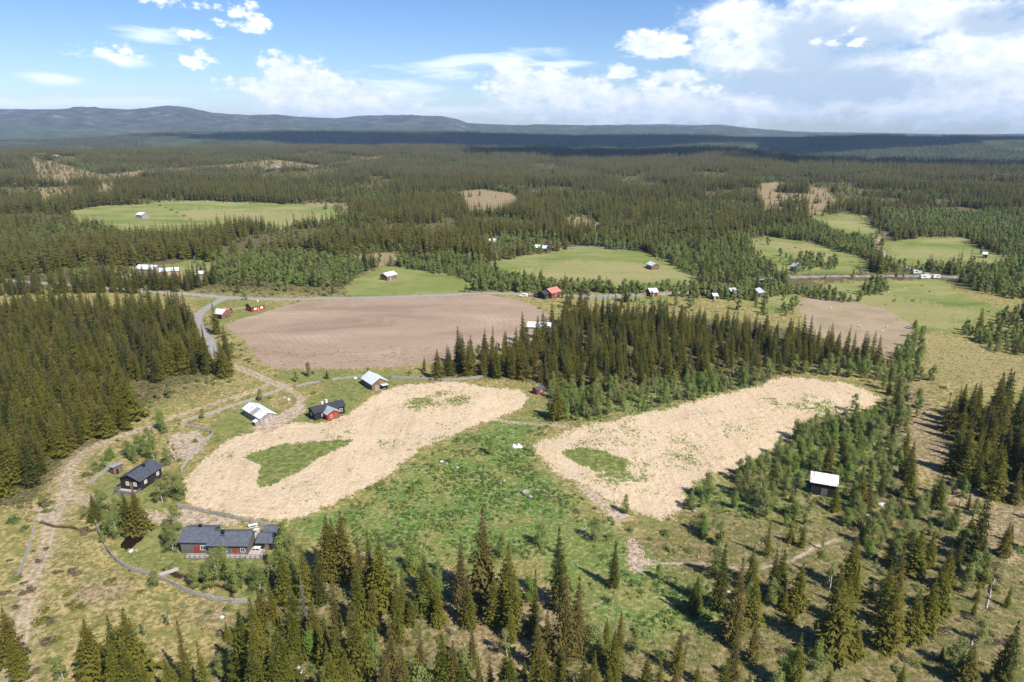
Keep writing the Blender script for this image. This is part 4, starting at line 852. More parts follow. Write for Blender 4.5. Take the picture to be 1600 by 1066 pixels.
# ---- fences of grey split rails
def fence(pts, label, hgt=1.15, gap=2.6):
    ln = smooth_line(pts, 5); seg = np.hypot(*np.diff(ln, axis=0).T); cum = np.concatenate([[0], np.cumsum(seg)]); n = max(2, min(95, int(cum[-1]/gap)))
    s_ = np.linspace(0, cum[-1], n+1); X = np.interp(s_, cum, ln[:, 0]); Y = np.interp(s_, cum, ln[:, 1]); Z = height(X, Y)
    o = root('rail_fence', label, 'fence', (X[0], Y[0], Z[0])); rs = random.Random(len(pts)*31+n); post = None; rails = MB()
    for i in range(n+1):
        v = (X[i]-X[0], Y[i]-Y[0], Z[i]-Z[0])
        if post is None: post = MB().bar((0, 0, -.3), (.03, .0, hgt+.15), .075).bar((.12, .14, -.3), (.10, .12, hgt+.05), .06).build('post', GREYW, o); q = post
        else: q = dup2(post, o)
        q.location = v; q.rotation_euler = (rs.gauss(0, .06), rs.gauss(0, .06), rs.uniform(0, 3))
        if i < n:
            for k in range(7):
                z0 = hgt*(k+.6)/7+rs.uniform(-.06, .06); a0 = rs.uniform(-.2, .0); a1 = rs.uniform(1.0, 1.25); dx, dy, dz = X[i+1]-X[i], Y[i+1]-Y[i], Z[i+1]-Z[i]
                rails.bar((v[0]+dx*a0, v[1]+dy*a0, v[2]+dz*a0+z0-.08), (v[0]+dx*a1, v[1]+dy*a1, v[2]+dz*a1+z0+.10), .05)
    rails.build('rails', GREYW, o)
def dup2(o, parent):
    c = o.copy(); col.objects.link(c); c.parent = parent; return c
fence([(150,812),(153,830),(170,864),(193,886),(230,898),(265,912),(300,929),(345,940),(383,943)], 'long curving grey rail fence below the double-roofed cabin yard')
fence([(140,758),(152,748),(165,738),(176,727)], 'short grey rail fence running down from the tiny outhouse')
fence([(285,661),(330,648),(390,628),(430,614),(450,606)], 'long grey rail fence between the dirt track and the patched barn',)
fence([(283,736),(300,712),(322,690),(333,679),(315,672),(292,668)], 'angled grey rail fence around the reddish dirt patch')
fence([(278,793),(320,801),(370,812),(420,824)], 'dark rail fence along the lower edge of the left straw field')
fence([(464,606),(480,602),(500,599)], 'short grey rail fence between the track junction and the brown barn')
fence([(520,595),(545,592),(565,590)], 'grey rail fence ending behind the white-roofed brown barn')
fence([(612,592),(660,594),(700,596),(735,593),(758,590)], 'pale rail fence under the row of spruces above the left straw field')
fence([(28,905),(40,875),(50,845),(55,825)], 'thin weathered fence on the heath at far left')
fence([(862,392),(900,388),(960,389),(1005,394)], 'grey fence along the upper edge of the broad meadow', 1.3, 3.5)
fence([(905,470),(960,467),(1010,463)], 'grey fence beside the road right of the red-roofed house', 1.2, 3.5)
fence([(328,495),(336,502),(342,508)], 'short dark fence beside the open-sided barn at the road bend')
fence([(830,455),(850,464),(870,467)], 'pale fence in front of the red-roofed house', 1.2, 3.0)
# ---- van, caravans
def vehicle(name, label, cat, px, py, L, Wd, H, rz, kind):
    p = at(px, py); o = root(name, label, cat, tuple(p), rz); BUILT.append((p[0], p[1], 3)); w2 = Wd/2
    if kind == 'van': prof = [(-L/2,.35),(L/2,.35),(L/2,1.0),(L/2-.15,1.15),(L/2-1.0,1.25),(L/2-1.7,H-.1),(L/2-2.1,H),(-L/2+.2,H),(-L/2,H-.3)]
    else: prof = [(-L/2,.45),(L/2,.45),(L/2+.15,1.2),(L/2-.3,H-.15),(L/2-.6,H),(-L/2+.3,H),(-L/2,H-.3),(-L/2-.08,1.2)]
    b = bmesh.new(); A = [b.verts.new((x, -w2, z)) for x, z in prof]; C = [b.verts.new((x, w2, z)) for x, z in prof]; n = len(prof)
    b.faces.new(A); b.faces.new(C[::-1])
    for i in range(n): b.faces.new((A[i], A[(i+1) % n], C[(i+1) % n], C[i]))
    bmesh.ops.recalc_face_normals(b, faces=b.faces[:]); me = bpy.data.meshes.new('body'); b.to_mesh(me); b.free(); me.materials.append(WHITE); bo = link('body', me, o); q = bo.modifiers.new('bevel', 'BEVEL'); q.width = .08; q.segments = 2
    for s_ in (-1, 1): MB().box(-L*.32, L*.12, s_*(w2+.012)-.008, s_*(w2+.012)+.008, H*.58, H*.85).build('side_window', gl, o)
    if kind == 'van': MB().bar((L/2-1.02, 0, 1.42), (L/2-1.5, 0, H-.22), .03); w_ = MB().prism([(-w2*.85, 0), (w2*.85, 0), (w2*.85, .02), (-w2*.85, .02)], -.45, .45).build('windscreen', gl, o); w_.location = (L/2-1.32, 0, 1.25+(H-1.35)*.5); w_.rotation_euler = (0, math.atan2(H-1.35, .7), 0)
    for sx in ((-L*.3, L*.31) if kind == 'van' else (0,)):
        for s_ in (-1, 1):
            bm_ = bmesh.new(); bmesh.ops.create_cone(bm_, cap_ends=True, segments=16, radius1=.34, radius2=.34, depth=.22, matrix=Matrix.Translation((sx, s_*(w2-.08), .34))@Matrix.Rotation(R(90), 4, 'X')); me = bpy.data.meshes.new('wheel'); bm_.to_mesh(me); bm_.free(); me.materials.append(BLACKP); wh_ = link('wheel', me, o)
    if kind != 'van': MB().bar((L/2, 0, .5), (L/2+1.3, 0, .5), .05).bar((L/2+1.2, 0, 0), (L/2+1.2, 0, .5), .04).build('drawbar', BLACKP, o); MB().box(-L*.05, L*.12, -w2-.03, -w2-.005, .55, H*.82).build('door', STONE, o)
    return o
vehicle('parked_van', 'white van parked at the far right corner of the ploughed field', 'van', 818, 464, 4.9, 1.95, 2.1, R(170), 'van')
vehicle('caravan', 'white caravan on the road spur, highest of the three caravans at right', 'caravan', 1433, 428, 6.0, 2.3, 2.6, R(-8), 'caravan')
vehicle('caravan', 'white caravan on the meadow edge, middle of the three caravans at right', 'caravan', 1444.5, 435.5, 6.4, 2.3, 2.6, R(2), 'caravan')
vehicle('caravan', 'white caravan on the meadow edge, rightmost of the three caravans', 'caravan', 1462, 435, 4.6, 2.2, 2.5, R(182), 'caravan')
# ---- grazing animals
def quadruped(name, s, m):
    """trunk, neck, head and jointed legs grown as one skin"""
    vs = [(0,0,.72),(.38,0,.74),(.55,0,.86),(.70,0,.98),(.90,0,.92),(-.38,0,.76),(-.55,0,.70)]; ed = [(0,1),(1,2),(2,3),(3,4),(0,5),(5,6)]; rd = [.25,.22,.14,.11,.07,.23,.06]
    for sx, b, kn in ((.36,1,.02),(-.40,5,-.06)):
        for sy in (-.13,.13):
            n = len(vs); vs += [(sx, sy, .50), (sx+kn, sy, .26), (sx, sy, .02)]; rd += [.09,.05,.045]; ed += [(b,n),(n,n+1),(n+1,n+2)]
    for sy in (-.12,.12): vs.append((.66, sy, 1.04)); rd.append(.03); ed.append((3, len(vs)-1))
    me = bpy.data.meshes.new(name); me.from_pydata([tuple(c*s for c in v) for v in vs], ed, []); o = link(name, me)
    sk = o.modifiers.new('skin', 'SKIN')
    for i, r_ in enumerate(rd): me.skin_vertices[0].data[i].radius = (r_*s, r_*s)
    me.skin_vertices[0].data[0].use_root = True; sb = o.modifiers.new('sub', 'SUBSURF'); sb.levels = 1; sb.render_levels = 1
    dg = bpy.context.evaluated_depsgraph_get(); e = bpy.data.meshes.new_from_object(o.evaluated_get(dg)); bpy.data.objects.remove(o); e.materials.clear(); e.materials.append(m); return e
WOOL = plain('sheep_wool', (.70,.66,.58), .95, (.55,.50,.43), (9, 9, 9), bumpd=.05); HIDE = plain('brown_hide', (.25,.08,.035), .8); SKINM = plain('dark_hoof', (.05,.04,.035), .8)
sheepm = quadruped('sheep', .95, WOOL); cowm = quadruped('cow', 1.7, HIDE)
SHEEP = [(1414,452,'pale sheep alone in the middle of the right pasture'),(1410,470.5,'pale sheep right of the brown cow in the pasture'),(1388,458,'pale sheep beside the dark tree group at the pasture edge'),(1557,477,'pale sheep near the right end of the pasture'),
 (1298,483,'pale sheep near the upper left of the brownish fallow field'),(1403,498.5,'pale sheep at the right edge of the brownish fallow field'),(1342,510.5,'left of two sheep standing close together in the fallow field'),(1344.5,511.5,'right of two sheep standing close together in the fallow field'),(1386,512.5,'pale sheep in the lower right of the fallow field'),(1378,519,'lowest pale sheep in the fallow field')]
for i, (px, py, lab) in enumerate(SHEEP):
    p = at(px, py); o = link('sheep', sheepm); o.location = p; o.rotation_euler = (0, 0, i*1.7); o['label'] = lab; o['category'] = 'sheep'; o['group'] = 'sheep grazing in the right pastures'
p = at(1397, 471.5); o = link('cow', cowm); o.location = p; o.rotation_euler = (0, 0, .4); o['label'] = 'reddish brown cow grazing in the right pasture'; o['category'] = 'cow'
# ---- boulders, heaps, logs
def boulder(rad, m, seed, squash=.6, label=None, px=0, py=0, name='boulder', cat='boulder'):
    b = bmesh.new(); bmesh.ops.create_icosphere(b, subdivisions=2, radius=1); rs = random.Random(seed); ph = [Vector((rs.gauss(0,1), rs.gauss(0,1), rs.gauss(0,1))).normalized() for k in range(7)]
    for v in b.verts:
        d = v.co.normalized(); q = 1+sum(-.16*max(0, d.dot(p_)-.45) for p_ in ph)*1.5+rs.uniform(-.05,.05); v.co = Vector((d.x*q*rad, d.y*q*rad*.8, d.z*q*rad*squash))
    me = bpy.data.meshes.new(name); b.to_mesh(me); b.free(); me.materials.append(m); p = at(px, py); o = link(name, me); o.location = (p[0], p[1], p[2]+rad*squash*.35); o.rotation_euler = (0, 0, seed*1.3); o['label'] = label; o['category'] = cat; return o
BO = [(820,771,1.4,'grey','largest grey boulder in the green slope between the straw fields'),(829,778,1.0,'grey','grey boulder just below the largest one on the green slope'),(690,722,.6,'pale','whitish boulder left of the stone pile on the green slope'),(698,725,.65,'grey','grey boulder in the middle of the stone pile on the green slope'),(714,732,.9,'grey','brown-grey boulder at the right end of the stone pile on the green slope'),(788,752,.7,'grey','low grey boulder above the largest boulder of the green slope'),
 (1375,790,1.1,'pale','white boulder heap right of the black shed on posts'),(1380,788,.7,'pale','small white boulder touching the white boulder heap at right'),(1357,808,.9,'pale','lone white boulder below the white boulder heap at right'),(1085,800,.7,'grey','grey boulder at the lower tip of the right straw field'),(1070,612,1.0,'grey','grey boulder at the foot of the middle wood'),(1060,617,1.2,'grey','wide grey boulder at the foot of the middle wood'),
 (463,1045,.8,'pale','pale boulder in the clearing between foreground spruces'),(470,1050,.6,'pale','small pale boulder beside the pale one between foreground spruces'),(347,965,.6,'pale','whitish boulder on the dry heath below the curving fence'),(205,862,.8,'pale','pale boulder at the lower rim of the peat pond'),(213,861,.6,'grey','grey boulder beside the pale one at the peat pond'),(445,622,1.0,'grey','grey boulder beside the dirt track junction'),(451,625,.8,'pale','pale boulder beside the dirt track junction'),(1138,925,.5,'pale','small white boulder under the tall spruces right of centre'),(555,592,1.1,'pale','pale boulder at the fence left of the brown barn'),(814,637,.6,'pale','pale boulder on the bank at the tip of the left straw field')]
for i, (px, py, rad, k, lab) in enumerate(BO): boulder(rad, ROCKW if k == 'pale' else ROCKM, i+3, .6, lab, px, py)
b = bmesh.new(); bmesh.ops.create_icosphere(b, subdivisions=4, radius=1); TARP = plain('white_plastic_sheet', (.82,.83,.84), .5)
for v in b.verts:
    d = v.co; q = 1+.35*(float(fbm(np.array(d.x*2.2+5), np.array(d.y*2.2+d.z+5), 3, 4))-.5); v.co = Vector((d.x*1.8*q, d.y*1.2*q, max(d.z*.75*q*(1+.5*math.sin(d.x*7)), -.2)))
me = bpy.data.meshes.new('plastic_sheet'); b.to_mesh(me); b.free(); me.materials.append(TARP); o = link('plastic_sheet', me); o.location = at(808, 698); o['label'] = 'white plastic sheet heaped on the green slope beside the right straw field'; o['category'] = 'sheet'
def log(p1, p2, r_, lab):
    a = at(*p1); b_ = at(*p2); rs = random.Random(int(p1[0])); m_ = Tris(); pts = [a+(b_-a)*t+np.array((rs.gauss(0,.12), rs.gauss(0,.12), r_*.6)) for t in np.linspace(0, 1, 6)]
    o = bpy.data.objects.new('fallen_log', None); col.objects.link(o); o.location = a; q = MB()
    for i in range(5): q.bar(pts[i]-a, pts[i+1]-a, r_*(1-.12*i))
    q.build('stem', GREYW, o); q = MB()
    for k in range(5): s0 = pts[2+k % 3]-a; q.bar(s0, s0+np.array((rs.uniform(-.9,.9), rs.uniform(-.9,.9), rs.uniform(.2,.8))), .035)
    q.build('branches', GREYW, o); o['label'] = lab; o['category'] = 'log'
log((1540,952), (1553,905), .16, 'long pale fallen trunk on the dry ground at lower right')
log((1518,1010), (1525,985), .14, 'pale broken trunk beside the small spruces at lower right')
log((905,833), (925,818), .10, 'thin pale fallen stem on the slope below the right straw field')
log((1080,795), (1086,785), .12, 'grey branchy dead wood at the lower tip of the right straw field')
# ---------------------------------------------------------------- where things grow
V = lambda pts: wpoly(pts)
# (spruce, birch, shrub) density 0..1; later outlines override earlier ones
VEG = [(V(p), d) for p, d in (
 ([(-500,470),(300,455),(520,455),(545,440),(600,418),(740,440),(1100,440),(1200,425),(1480,430),(2100,430),(2100,1300),(-500,1300)], (0,.012,.03)),
 ([(1020,840),(1700,840),(1700,1200),(980,1200)], (.03,.09,.32)),
 ([(-300,478),(150,486),(290,490),(318,500),(338,535),(352,585),(300,592),(255,602),(210,645),(197,668),(120,703),(75,748),(40,780),(-300,810)], (1,.05,.1)),
 ([(95,332),(160,322),(260,316),(330,313),(420,318),(520,322),(548,330),(530,344),(440,358),(380,354),(330,366),(250,372),(180,362),(120,350)], (0,0,0)),
 ([(50,262),(150,262),(230,259),(330,257),(420,251),(500,252),(590,246),(620,247),(540,259),(440,264),(330,265),(200,266),(60,267)], (.14,0,0)),
 ([(712,300),(760,296),(810,304),(812,322),(780,336),(730,336),(715,320)], (.02,0,0)),
 ([(1185,288),(1225,284),(1290,296),(1302,315),(1282,338),(1230,348),(1185,338)], (.03,0,0)),
 ([(1215,298),(1258,292),(1262,318),(1240,328),(1212,322)], (1,0,0)),
 ([(870,340),(905,338),(940,350),(930,362),(880,360)], (.05,.05,.1)), ([(555,400),(610,395),(640,405),(600,418),(555,412)], (.02,.04,.1)),
 ([(60,292),(90,288),(105,312),(70,326)], (.15,0,.1)), ([(150,286),(178,284),(182,308),(155,312)], (.12,0,.1)), ([(470,318),(545,316),(548,330),(520,334)], (.1,.02,.1)),
 ([(1080,395),(1165,355),(1260,345),(1375,370),(1380,400),(1360,412),(1290,384),(1215,368),(1165,375),(1180,408),(1230,430),(1230,442),(1090,442),(1060,418),(1020,390)], (.16,.75,.1)),
 ([(940,350),(1060,340),(1260,332),(1255,350),(1165,362),(1090,390),(1010,392),(900,385)], (.45,.45,.1)),
 ([(1375,335),(1600,330),(1800,330),(1800,470),(1590,468),(1500,450),(1475,438),(1590,410),(1540,385),(1500,366),(1400,365)], (.18,.75,.1)),
 ([(1370,398),(1390,402),(1430,417),(1500,421),(1570,424),(1480,431),(1380,428)], (.2,.6,.1)),
 ([(1378,360),(1395,362),(1400,392),(1378,398)], (0,.0,.0)),
 ([(330,402),(420,398),(500,402),(560,412),(570,430),(530,450),(430,454),(335,447),(322,430)], (.2,.75,.2)),
 ([(300,455),(330,446),(540,452),(760,440),(790,457),(560,464),(345,463)], (.01,.05,.55)),
 ([(205,428),(235,410),(300,406),(338,411),(330,430),(325,443),(200,444),(150,436)], (.01,.02,.1)),
 ([(535,447),(560,430),(600,414),(650,416),(735,436),(748,448),(690,462),(540,464)], (0,0,0)),
 ([(600,416),(680,404),(740,402),(770,412),(800,430),(860,440),(900,452),(1000,453),(1100,449),(1200,446),(1235,458),(1200,470),(1040,463),(930,466),(820,461),(745,455),(745,444),(700,430)], (.10,.92,.2)),
 ([(760,412),(830,400),(880,390),(920,386),(1000,392),(1030,405),(1060,420),(1090,434),(1085,446),(1000,450),(880,450),(800,434),(772,422)], (0,0,0)),
 ([(752,378),(780,370),(830,372),(872,374),(885,388),(840,400),(780,398)], (.03,.3,.3)),
 ([(1165,372),(1215,370),(1290,385),(1360,410),(1358,428),(1290,430),(1220,428),(1180,405)], (0,.012,.03)),
 ([(1240,410),(1260,404),(1310,416),(1312,424),(1240,428)], (.02,.5,.1)),
 ([(1255,340),(1300,335),(1340,335),(1375,362),(1370,378),(1330,372),(1290,358)], (0,0,0)),
 ([(1385,378),(1440,372),(1500,370),(1540,392),(1590,408),(1570,420),(1500,420),(1430,418),(1390,400)], (0,.004,0)),
 ([(1275,442),(1340,440),(1480,436),(1500,455),(1560,480),(1568,500),(1500,517),(1430,518),(1365,480),(1300,470)], (0,0,.004)),
 ([(1240,452),(1300,460),(1345,470),(1338,482),(1260,466),(1230,458)], (.05,.9,.2)), ([(1336,450),(1388,448),(1392,460),(1340,462)], (.2,1,.2)),
 ([(1245,475),(1262,466),(1330,472),(1380,482),(1425,510),(1415,535),(1390,560),(1330,550),(1265,520)], (0,0,0)),
 ([(1440,520),(1500,530),(1600,560),(1680,583),(1680,605),(1500,600),(1450,590)], (0,0,0)),
 ([(1510,520),(1570,490),(1700,490),(1700,575),(1600,560),(1540,548)], (.1,.8,.2)),
 ([(1390,560),(1412,535),(1425,510),(1440,515),(1450,540),(1462,595),(1440,605),(1400,600),(1375,580)], (.05,.85,.3)),
 ([(668,575),(690,586),(800,592),(850,602),(960,605),(1060,590),(1200,585),(1300,572),(1370,576),(1378,562),(1330,556),(1260,538),(1180,519),(1100,508),(1000,499),(900,500),(872,510),(880,535),(840,552),(760,566)], (.95,.06,.1)),
 ([(668,560),(760,545),(830,535),(870,510),(885,535),(845,555),(760,570),(690,586),(668,578)], (.35,.1,.1)),
 ([(852,606),(960,602),(1060,590),(1200,584),(1206,604),(1110,620),(1000,640),(900,658),(860,650)], (.05,.85,1.0)),
 ([(1200,588),(1300,572),(1378,572),(1390,598),(1290,592)], (.06,.75,.2)),
 ([(1375,590),(1412,600),(1435,640),(1420,690),(1400,650),(1372,640)], (.12,.6,.4)),
 ([(1185,720),(1232,690),(1290,656),(1370,640),(1412,640),(1425,690),(1415,745),(1400,770),(1310,760),(1240,770),(1180,760),(1130,758)], (.05,.85,.6)),
 ([(1060,790),(1100,756),(1140,758),(1240,770),(1400,772),(1500,760),(1545,800),(1500,870),(1420,900),(1300,850),(1180,820),(1080,830)], (.03,.42,.8)),
 ([(1462,660),(1490,640),(1560,650),(1750,650),(1750,800),(1590,790),(1502,765),(1486,700)], (.95,.03,.1)),
 ([(440,830),(520,790),(660,715),(790,652),(830,640),(875,655),(835,690),(845,725),(920,785),(860,830),(840,870),(700,890),(560,860),(480,850)], (0,.010,.05)),
 ([(840,820),(980,800),(1100,880),(1140,960),(1080,1020),(960,1010),(860,940)], (.02,.045,.12)),
 ([(400,870),(640,890),(760,920),(900,960),(1100,1040),(1300,1080),(1300,1200),(300,1200),(360,960)], (.07,.16,.25)),
 ([(205,660),(260,640),(285,660),(265,690),(280,730),(300,790),(240,800),(200,810),(150,770),(150,740),(200,720)], (0,.0,.2)),
 ([(330,500),(350,520),(390,560),(440,585),(400,585),(350,565),(335,540)], (.01,.06,.5)),
 ([(200,600),(255,602),(300,592),(345,586),(330,605),(260,625),(215,650)], (.02,.05,.75)),
 ([(60,760),(80,745),(130,705),(200,672),(190,682),(120,725),(90,790),(0,830),(0,790)], (.02,.03,.5)),
 ([(350,505),(400,490),(540,468),(700,463),(800,466),(850,485),(868,510),(800,545),(700,564),(540,577),(420,573),(380,538)], (0,0,0)),
 ([(868,470),(930,462),(1060,470),(1100,490),(1000,492),(900,495),(880,490)], (.03,.08,.35)),
 ([(1175,462),(1245,460),(1250,490),(1215,500),(1180,490)], (.01,.1,.1)))]
KEEP = [(STRAW1, 1.5), (STRAW2, 1.5)]
def veg_density(x, y):
    d = np.zeros((len(x), 3)); D = np.hypot(x, y)
    d[:] = (1.0, .04, .04); d[D < 420] = (0, .01, .03)
    A = 1.5+D*.011; X = x+A*2*(fbm(x/(4+D*.03), y/(4+D*.03), 101, 3)-.5); Y = y+1.6*A*2*(fbm(x/(4+D*.03), y/(4+D*.03), 131, 3)-.5)
    for p, v in VEG: d[inside(X, Y, p)] = v
    far = (D > 430) & (d[:, 0] > .9); gapn = fbm(x/75, y/75, 141, 3); d[far & (gapn > .555), 0] = .25; d[far & (gapn > .555), 2] = .3; d[far & (gapn > .62), 0] = .08
    d[far & (fbm(x/110, y/110, 151, 3) < .41), :2] = (.35, .5)
    for p, m in KEEP: d[inside(x, y, p)] = 0
    for p in YARD[:5]: d[inside(x, y, p)] *= .15
    for ln, w in ROADS+TRACKS+TWIN: d[line_dist(x, y, ln, w+2) < w/2+1.5] = 0
    return d
def cells(x0, x1, y0, y1, s, seed):
    r_ = np.random.default_rng(seed); nx = int((x1-x0)/s); ny = int((y1-y0)/s)
    i, j = np.meshgrid(np.arange(nx), np.arange(ny)); n = i.size
    return x0+(i.ravel()+r_.uniform(0, 1, n))*s, y0+(j.ravel()+r_.uniform(0, 1, n))*s, r_
def sector(x, y, a=41.5):
    az = np.degrees(np.arctan2(x, y)); D = np.hypot(x, y); return (np.abs(az) < a) & (D > 84)

def clear(x, y):
    ok = np.ones(len(x), bool)
    for bx, by, r in BUILT: ok &= np.hypot(x-bx, y-by) > r
    return ok
def sight(x, y, up=4.0):
    """keeps growth from standing right in front of the buildings"""
    ok = np.ones(len(x), bool); px, py = project(x, y, height(x, y)); 
    return ok

# -- every tree that stands apart in the foreground: top of the tree in the photograph, its height in metres, its habit
FORE = [(129,966,13,'w'),(166,958,15,'n'),(187,948,16,'w'),(192,1001,14,'n'),(165,1009,13,'n'),(173,995,13,'n'),(277,968,15,'s'),(308,1001,13,'s'),(260,1026,10,'n'),(283,1032,9,'n'),(374,953,17,'n'),(219,1028,9,'n'),
(504,803,16,'n'),(528,795,17,'n'),(517,809,15,'n'),(573,826,17,'s'),(588,838,17,'n'),(560,836,16,'b'),(553,879,15,'n'),(469,850,14,'n'),(438,862,12,'n'),(493,858,13,'d'),(626,878,13,'s'),(614,895,16,'s'),(453,905,14,'s'),(469,892,15,'g'),(404,917,13,'n'),(419,909,14,'n'),(517,901,15,'b'),(555,938,18,'n'),(581,914,10,'n'),(486,938,11,'n'),(453,944,13,'n'),(505,962,11,'n'),(522,968,13,'n'),(390,932,14,'n'),(372,954,16,'n'),(392,968,17,'n'),(388,1000,16,'n'),(433,977,17,'n'),(423,1003,14,'n'),(514,1003,16,'n'),(533,1013,13,'n'),(539,1030,11,'s'),(595,1013,12,'b'),(624,1003,14,'b'),(606,968,12,'b'),(544,938,12,'b'),
(756,787,23,'b'),(874,823,19,'d'),(717,835,17,'b'),(795,847,17,'n'),(662,870,13,'n'),(625,905,10,'s'),(836,887,15,'s'),(682,922,8,'n'),(799,949,8,'n'),(772,895,12,'n'),(804,893,14,'n'),(726,887,13,'b'),(734,920,9,'n'),(738,972,10,'b'),(693,988,13,'n'),(709,999,12,'n'),(718,1030,9,'n'),(654,976,13,'b'),(627,1012,12,'n'),(749,1024,10,'s'),(766,1021,11,'b'),(786,1016,13,'n'),(800,1016,14,'n'),(792,1030,10,'n'),(835,1024,10,'n'),(855,1016,12,'n'),(879,1008,14,'s'),(841,962,12,'b'),(855,952,11,'b'),(887,880,21,'b'),(903,898,18,'b'),
(962,842,12,'d'),(1132,846,16,'d'),(1088,898,9,'n'),(970,953,10,'s'),(949,965,9,'n'),(962,982,10,'n'),(1063,980,10,'s'),(1034,1016,10,'s'),(1014,1021,9,'n'),(1058,1030,9,'b'),(1093,1038,8,'n'),(926,1015,14,'s'),(912,1013,15,'d'),(954,1028,11,'s'),(966,1030,11,'s'),(934,1030,11,'s'),(876,1010,13,'n'),(863,1035,10,'n'),(893,1053,8,'n'),(946,1051,8,'n'),
(1160,871,19,'b'),(1181,850,12,'s'),(1185,901,11,'n'),(1155,973,17,'b'),(1136,1029,10,'n'),(1182,962,10,'b'),(1217,858,12,'d'),(1226,856,12,'n'),(1253,879,11,'n'),(1229,921,5,'n'),(1238,944,4,'n'),(1248,933,5,'s'),(1205,816,9,'s'),(1238,819,5,'w'),(1258,820,6,'n'),(1339,835,14,'n'),(1321,882,19,'n'),(1330,893,12,'n'),(1343,887,8,'n'),(1313,906,16,'n'),(1316,957,10,'n'),(1343,970,8,'w'),(1254,988,13,'s'),(1300,1048,6,'n'),(1174,1048,6,'n'),
(1400,827,9,'s'),(1412,850,15,'b'),(1443,824,12,'n'),(1461,831,9,'n'),(1399,877,15,'n'),(1408,895,17,'n'),(1439,919,12,'n'),(1437,941,9,'n'),(1467,901,13,'n'),(1480,875,12,'n'),(1492,850,11,'n'),(1506,834,9,'s'),(1521,804,9,'n'),(1552,760,20,'d'),(1579,815,9,'n'),(1501,783,8,'s'),(1548,860,8,'n'),(1525,1005,9,'w'),(1506,1016,7,'n'),(1579,990,11,'n'),(1596,965,15,'d'),(1553,1051,6,'n'),(1526,937,4,'n'),
(1300,684,11,'n'),(1323,690,8,'n'),(1366,738,12,'b'),(1353,746,8,'n'),(1310,756,8,'n'),(1409,585,16,'d'),(1400,647,9,'d'),(1429,688,12,'n'),(1421,670,9,'n'),(1427,718,11,'n'),(1501,670,14,'n'),(1475,740,10,'n'),
(872,600,13,'w'),(912,610,9,'n'),(140,771,8,'w'),(205,762,12,'w'),(193,768,11,'n'),(662,555,7,'n'),(682,544,13,'w'),(702,542,12,'w'),(732,532,15,'w'),(755,537,14,'n'),(775,535,15,'n'),(510,577,4,'w'),(345,541,13,'w'),(0,950,12,'n'),(12,990,10,'n'),(1584,818,5,'n')]
def dup(o, data=None, parent=None):
    c = o.copy()
    if data is not None: c.data = data
    col.objects.link(c); c.parent = parent; return c
def tree(name, x, y, h, shape, base, wide=1.0):
    z = float(height(x, y)); r = bpy.data.objects.new(name, None); col.objects.link(r); r.empty_display_size = .5
    r.location = (x, y, z-.1); k = h/base; r.scale = (k*wide, k*wide, k)
    r.rotation_euler = (random.gauss(0, .02), random.gauss(0, .02), random.uniform(0, 6.28))
    link('crown', shape[0], r); link('trunk', shape[1], r); return r
IND = []     # every single tree: (object, kind, size, px, py, x, y)
def add_ind(o, kind, look, h, zone=None):
    x, y, z = o.location; px, py = project(x, y, z); IND.append(dict(o=o, kind=kind, look=look, h=h, px=px, py=py, x=x, y=y, zone=zone))
taken = []
for px, py, h, k in FORE:
    p = at(px, py, h); o = tree('spruce_tree', p[0], p[1], h, random.choice(SP[k]), 10.0, random.uniform(.9, 1.1)); o['category'] = 'tree'
    add_ind(o, 'spruce', k, h, 'wood by the bend' if px == 345 else None); taken.append((p[0], p[1]))
tk = np.array(taken)

# -- the woods
x, y, r_ = cells(-2300, 2300, 80, 2750, 4.6, 1)
D = np.hypot(x, y); dcx = np.interp(np.arctan2(x, y), DC_AZ, DC)
thin = np.clip((D-900)/1600, 0, 1)*.38
s = sector(x, y) & (D < dcx+160) & (r_.random(len(x)) > thin); x, y, D = x[s], y[s], D[s]
dn = veg_density(x, y); clump = fbm(x/38, y/38, 77, 3)
u = r_.random(len(x)); grp = .55+.9*clump
isS = (u < dn[:, 0]*np.where(dn[:, 0] > .9, np.minimum(grp+.14, .97), grp)) & clear(x, y)
big = fbm(x/90, y/90, 81, 3)
hS = (9+9.5*r_.random(len(x))**.8)*(.72+.5*big)*np.where((x > -60) & (D < 430) & (np.degrees(np.arctan2(x, y)) < 28), np.interp(np.degrees(np.arctan2(x, y)), [0, 14, 28], [.95, .86, .78]), 1); hS *= np.where(dn[:, 0] < .3, np.where(D < 330, .22+.25*r_.random(len(x)), .75), 1.0); hS = np.where(D > 1200, hS*1.05, hS)
near = isS & (D < 520); far = isS & (D >= 520) & (D < 1250); tiny = isS & (D >= 1250)
# the largest of them in the picture stand as single trees, the rest as one wood
px, py = project(x, y, height(x, y)); vis = (px > -10) & (px < 1610) & (py < 1090)
rank = np.where(near & vis, hS/np.maximum(D, 1), 0); NIND = 300-len(FORE)
order = np.argsort(-rank)[:NIND]; single = np.zeros(len(x), bool); single[order] = True
for i in order:
    k = random.choices('nnnswbdn', k=1)[0]; o = tree('spruce_tree', x[i], y[i], hS[i], random.choice(SP[k]), 10.0, random.uniform(.9, 1.15)); o['category'] = 'tree'
    zone = 'left' if px[i] < 420 else ('right' if px[i] > 1420 else 'middle')
    add_ind(o, 'spruce', k, hS[i], zone)
m = near & ~single
scatter('spruce_wood', 'near_spruces', x[m], y[m], hS[m]/10, None, 'dense olive green spruce wood around the fields')
scatter('distant_spruce_forest', 'far_spruces', x[far], y[far], hS[far]/10, None, 'broad spruce forest beyond the road and meadows')
scatter('far_spruce_plateau', 'tiny_spruces', x[tiny], y[tiny], hS[tiny]/10*1.12, hS[tiny]/10, 'spruce forest on the far rise below the hills')
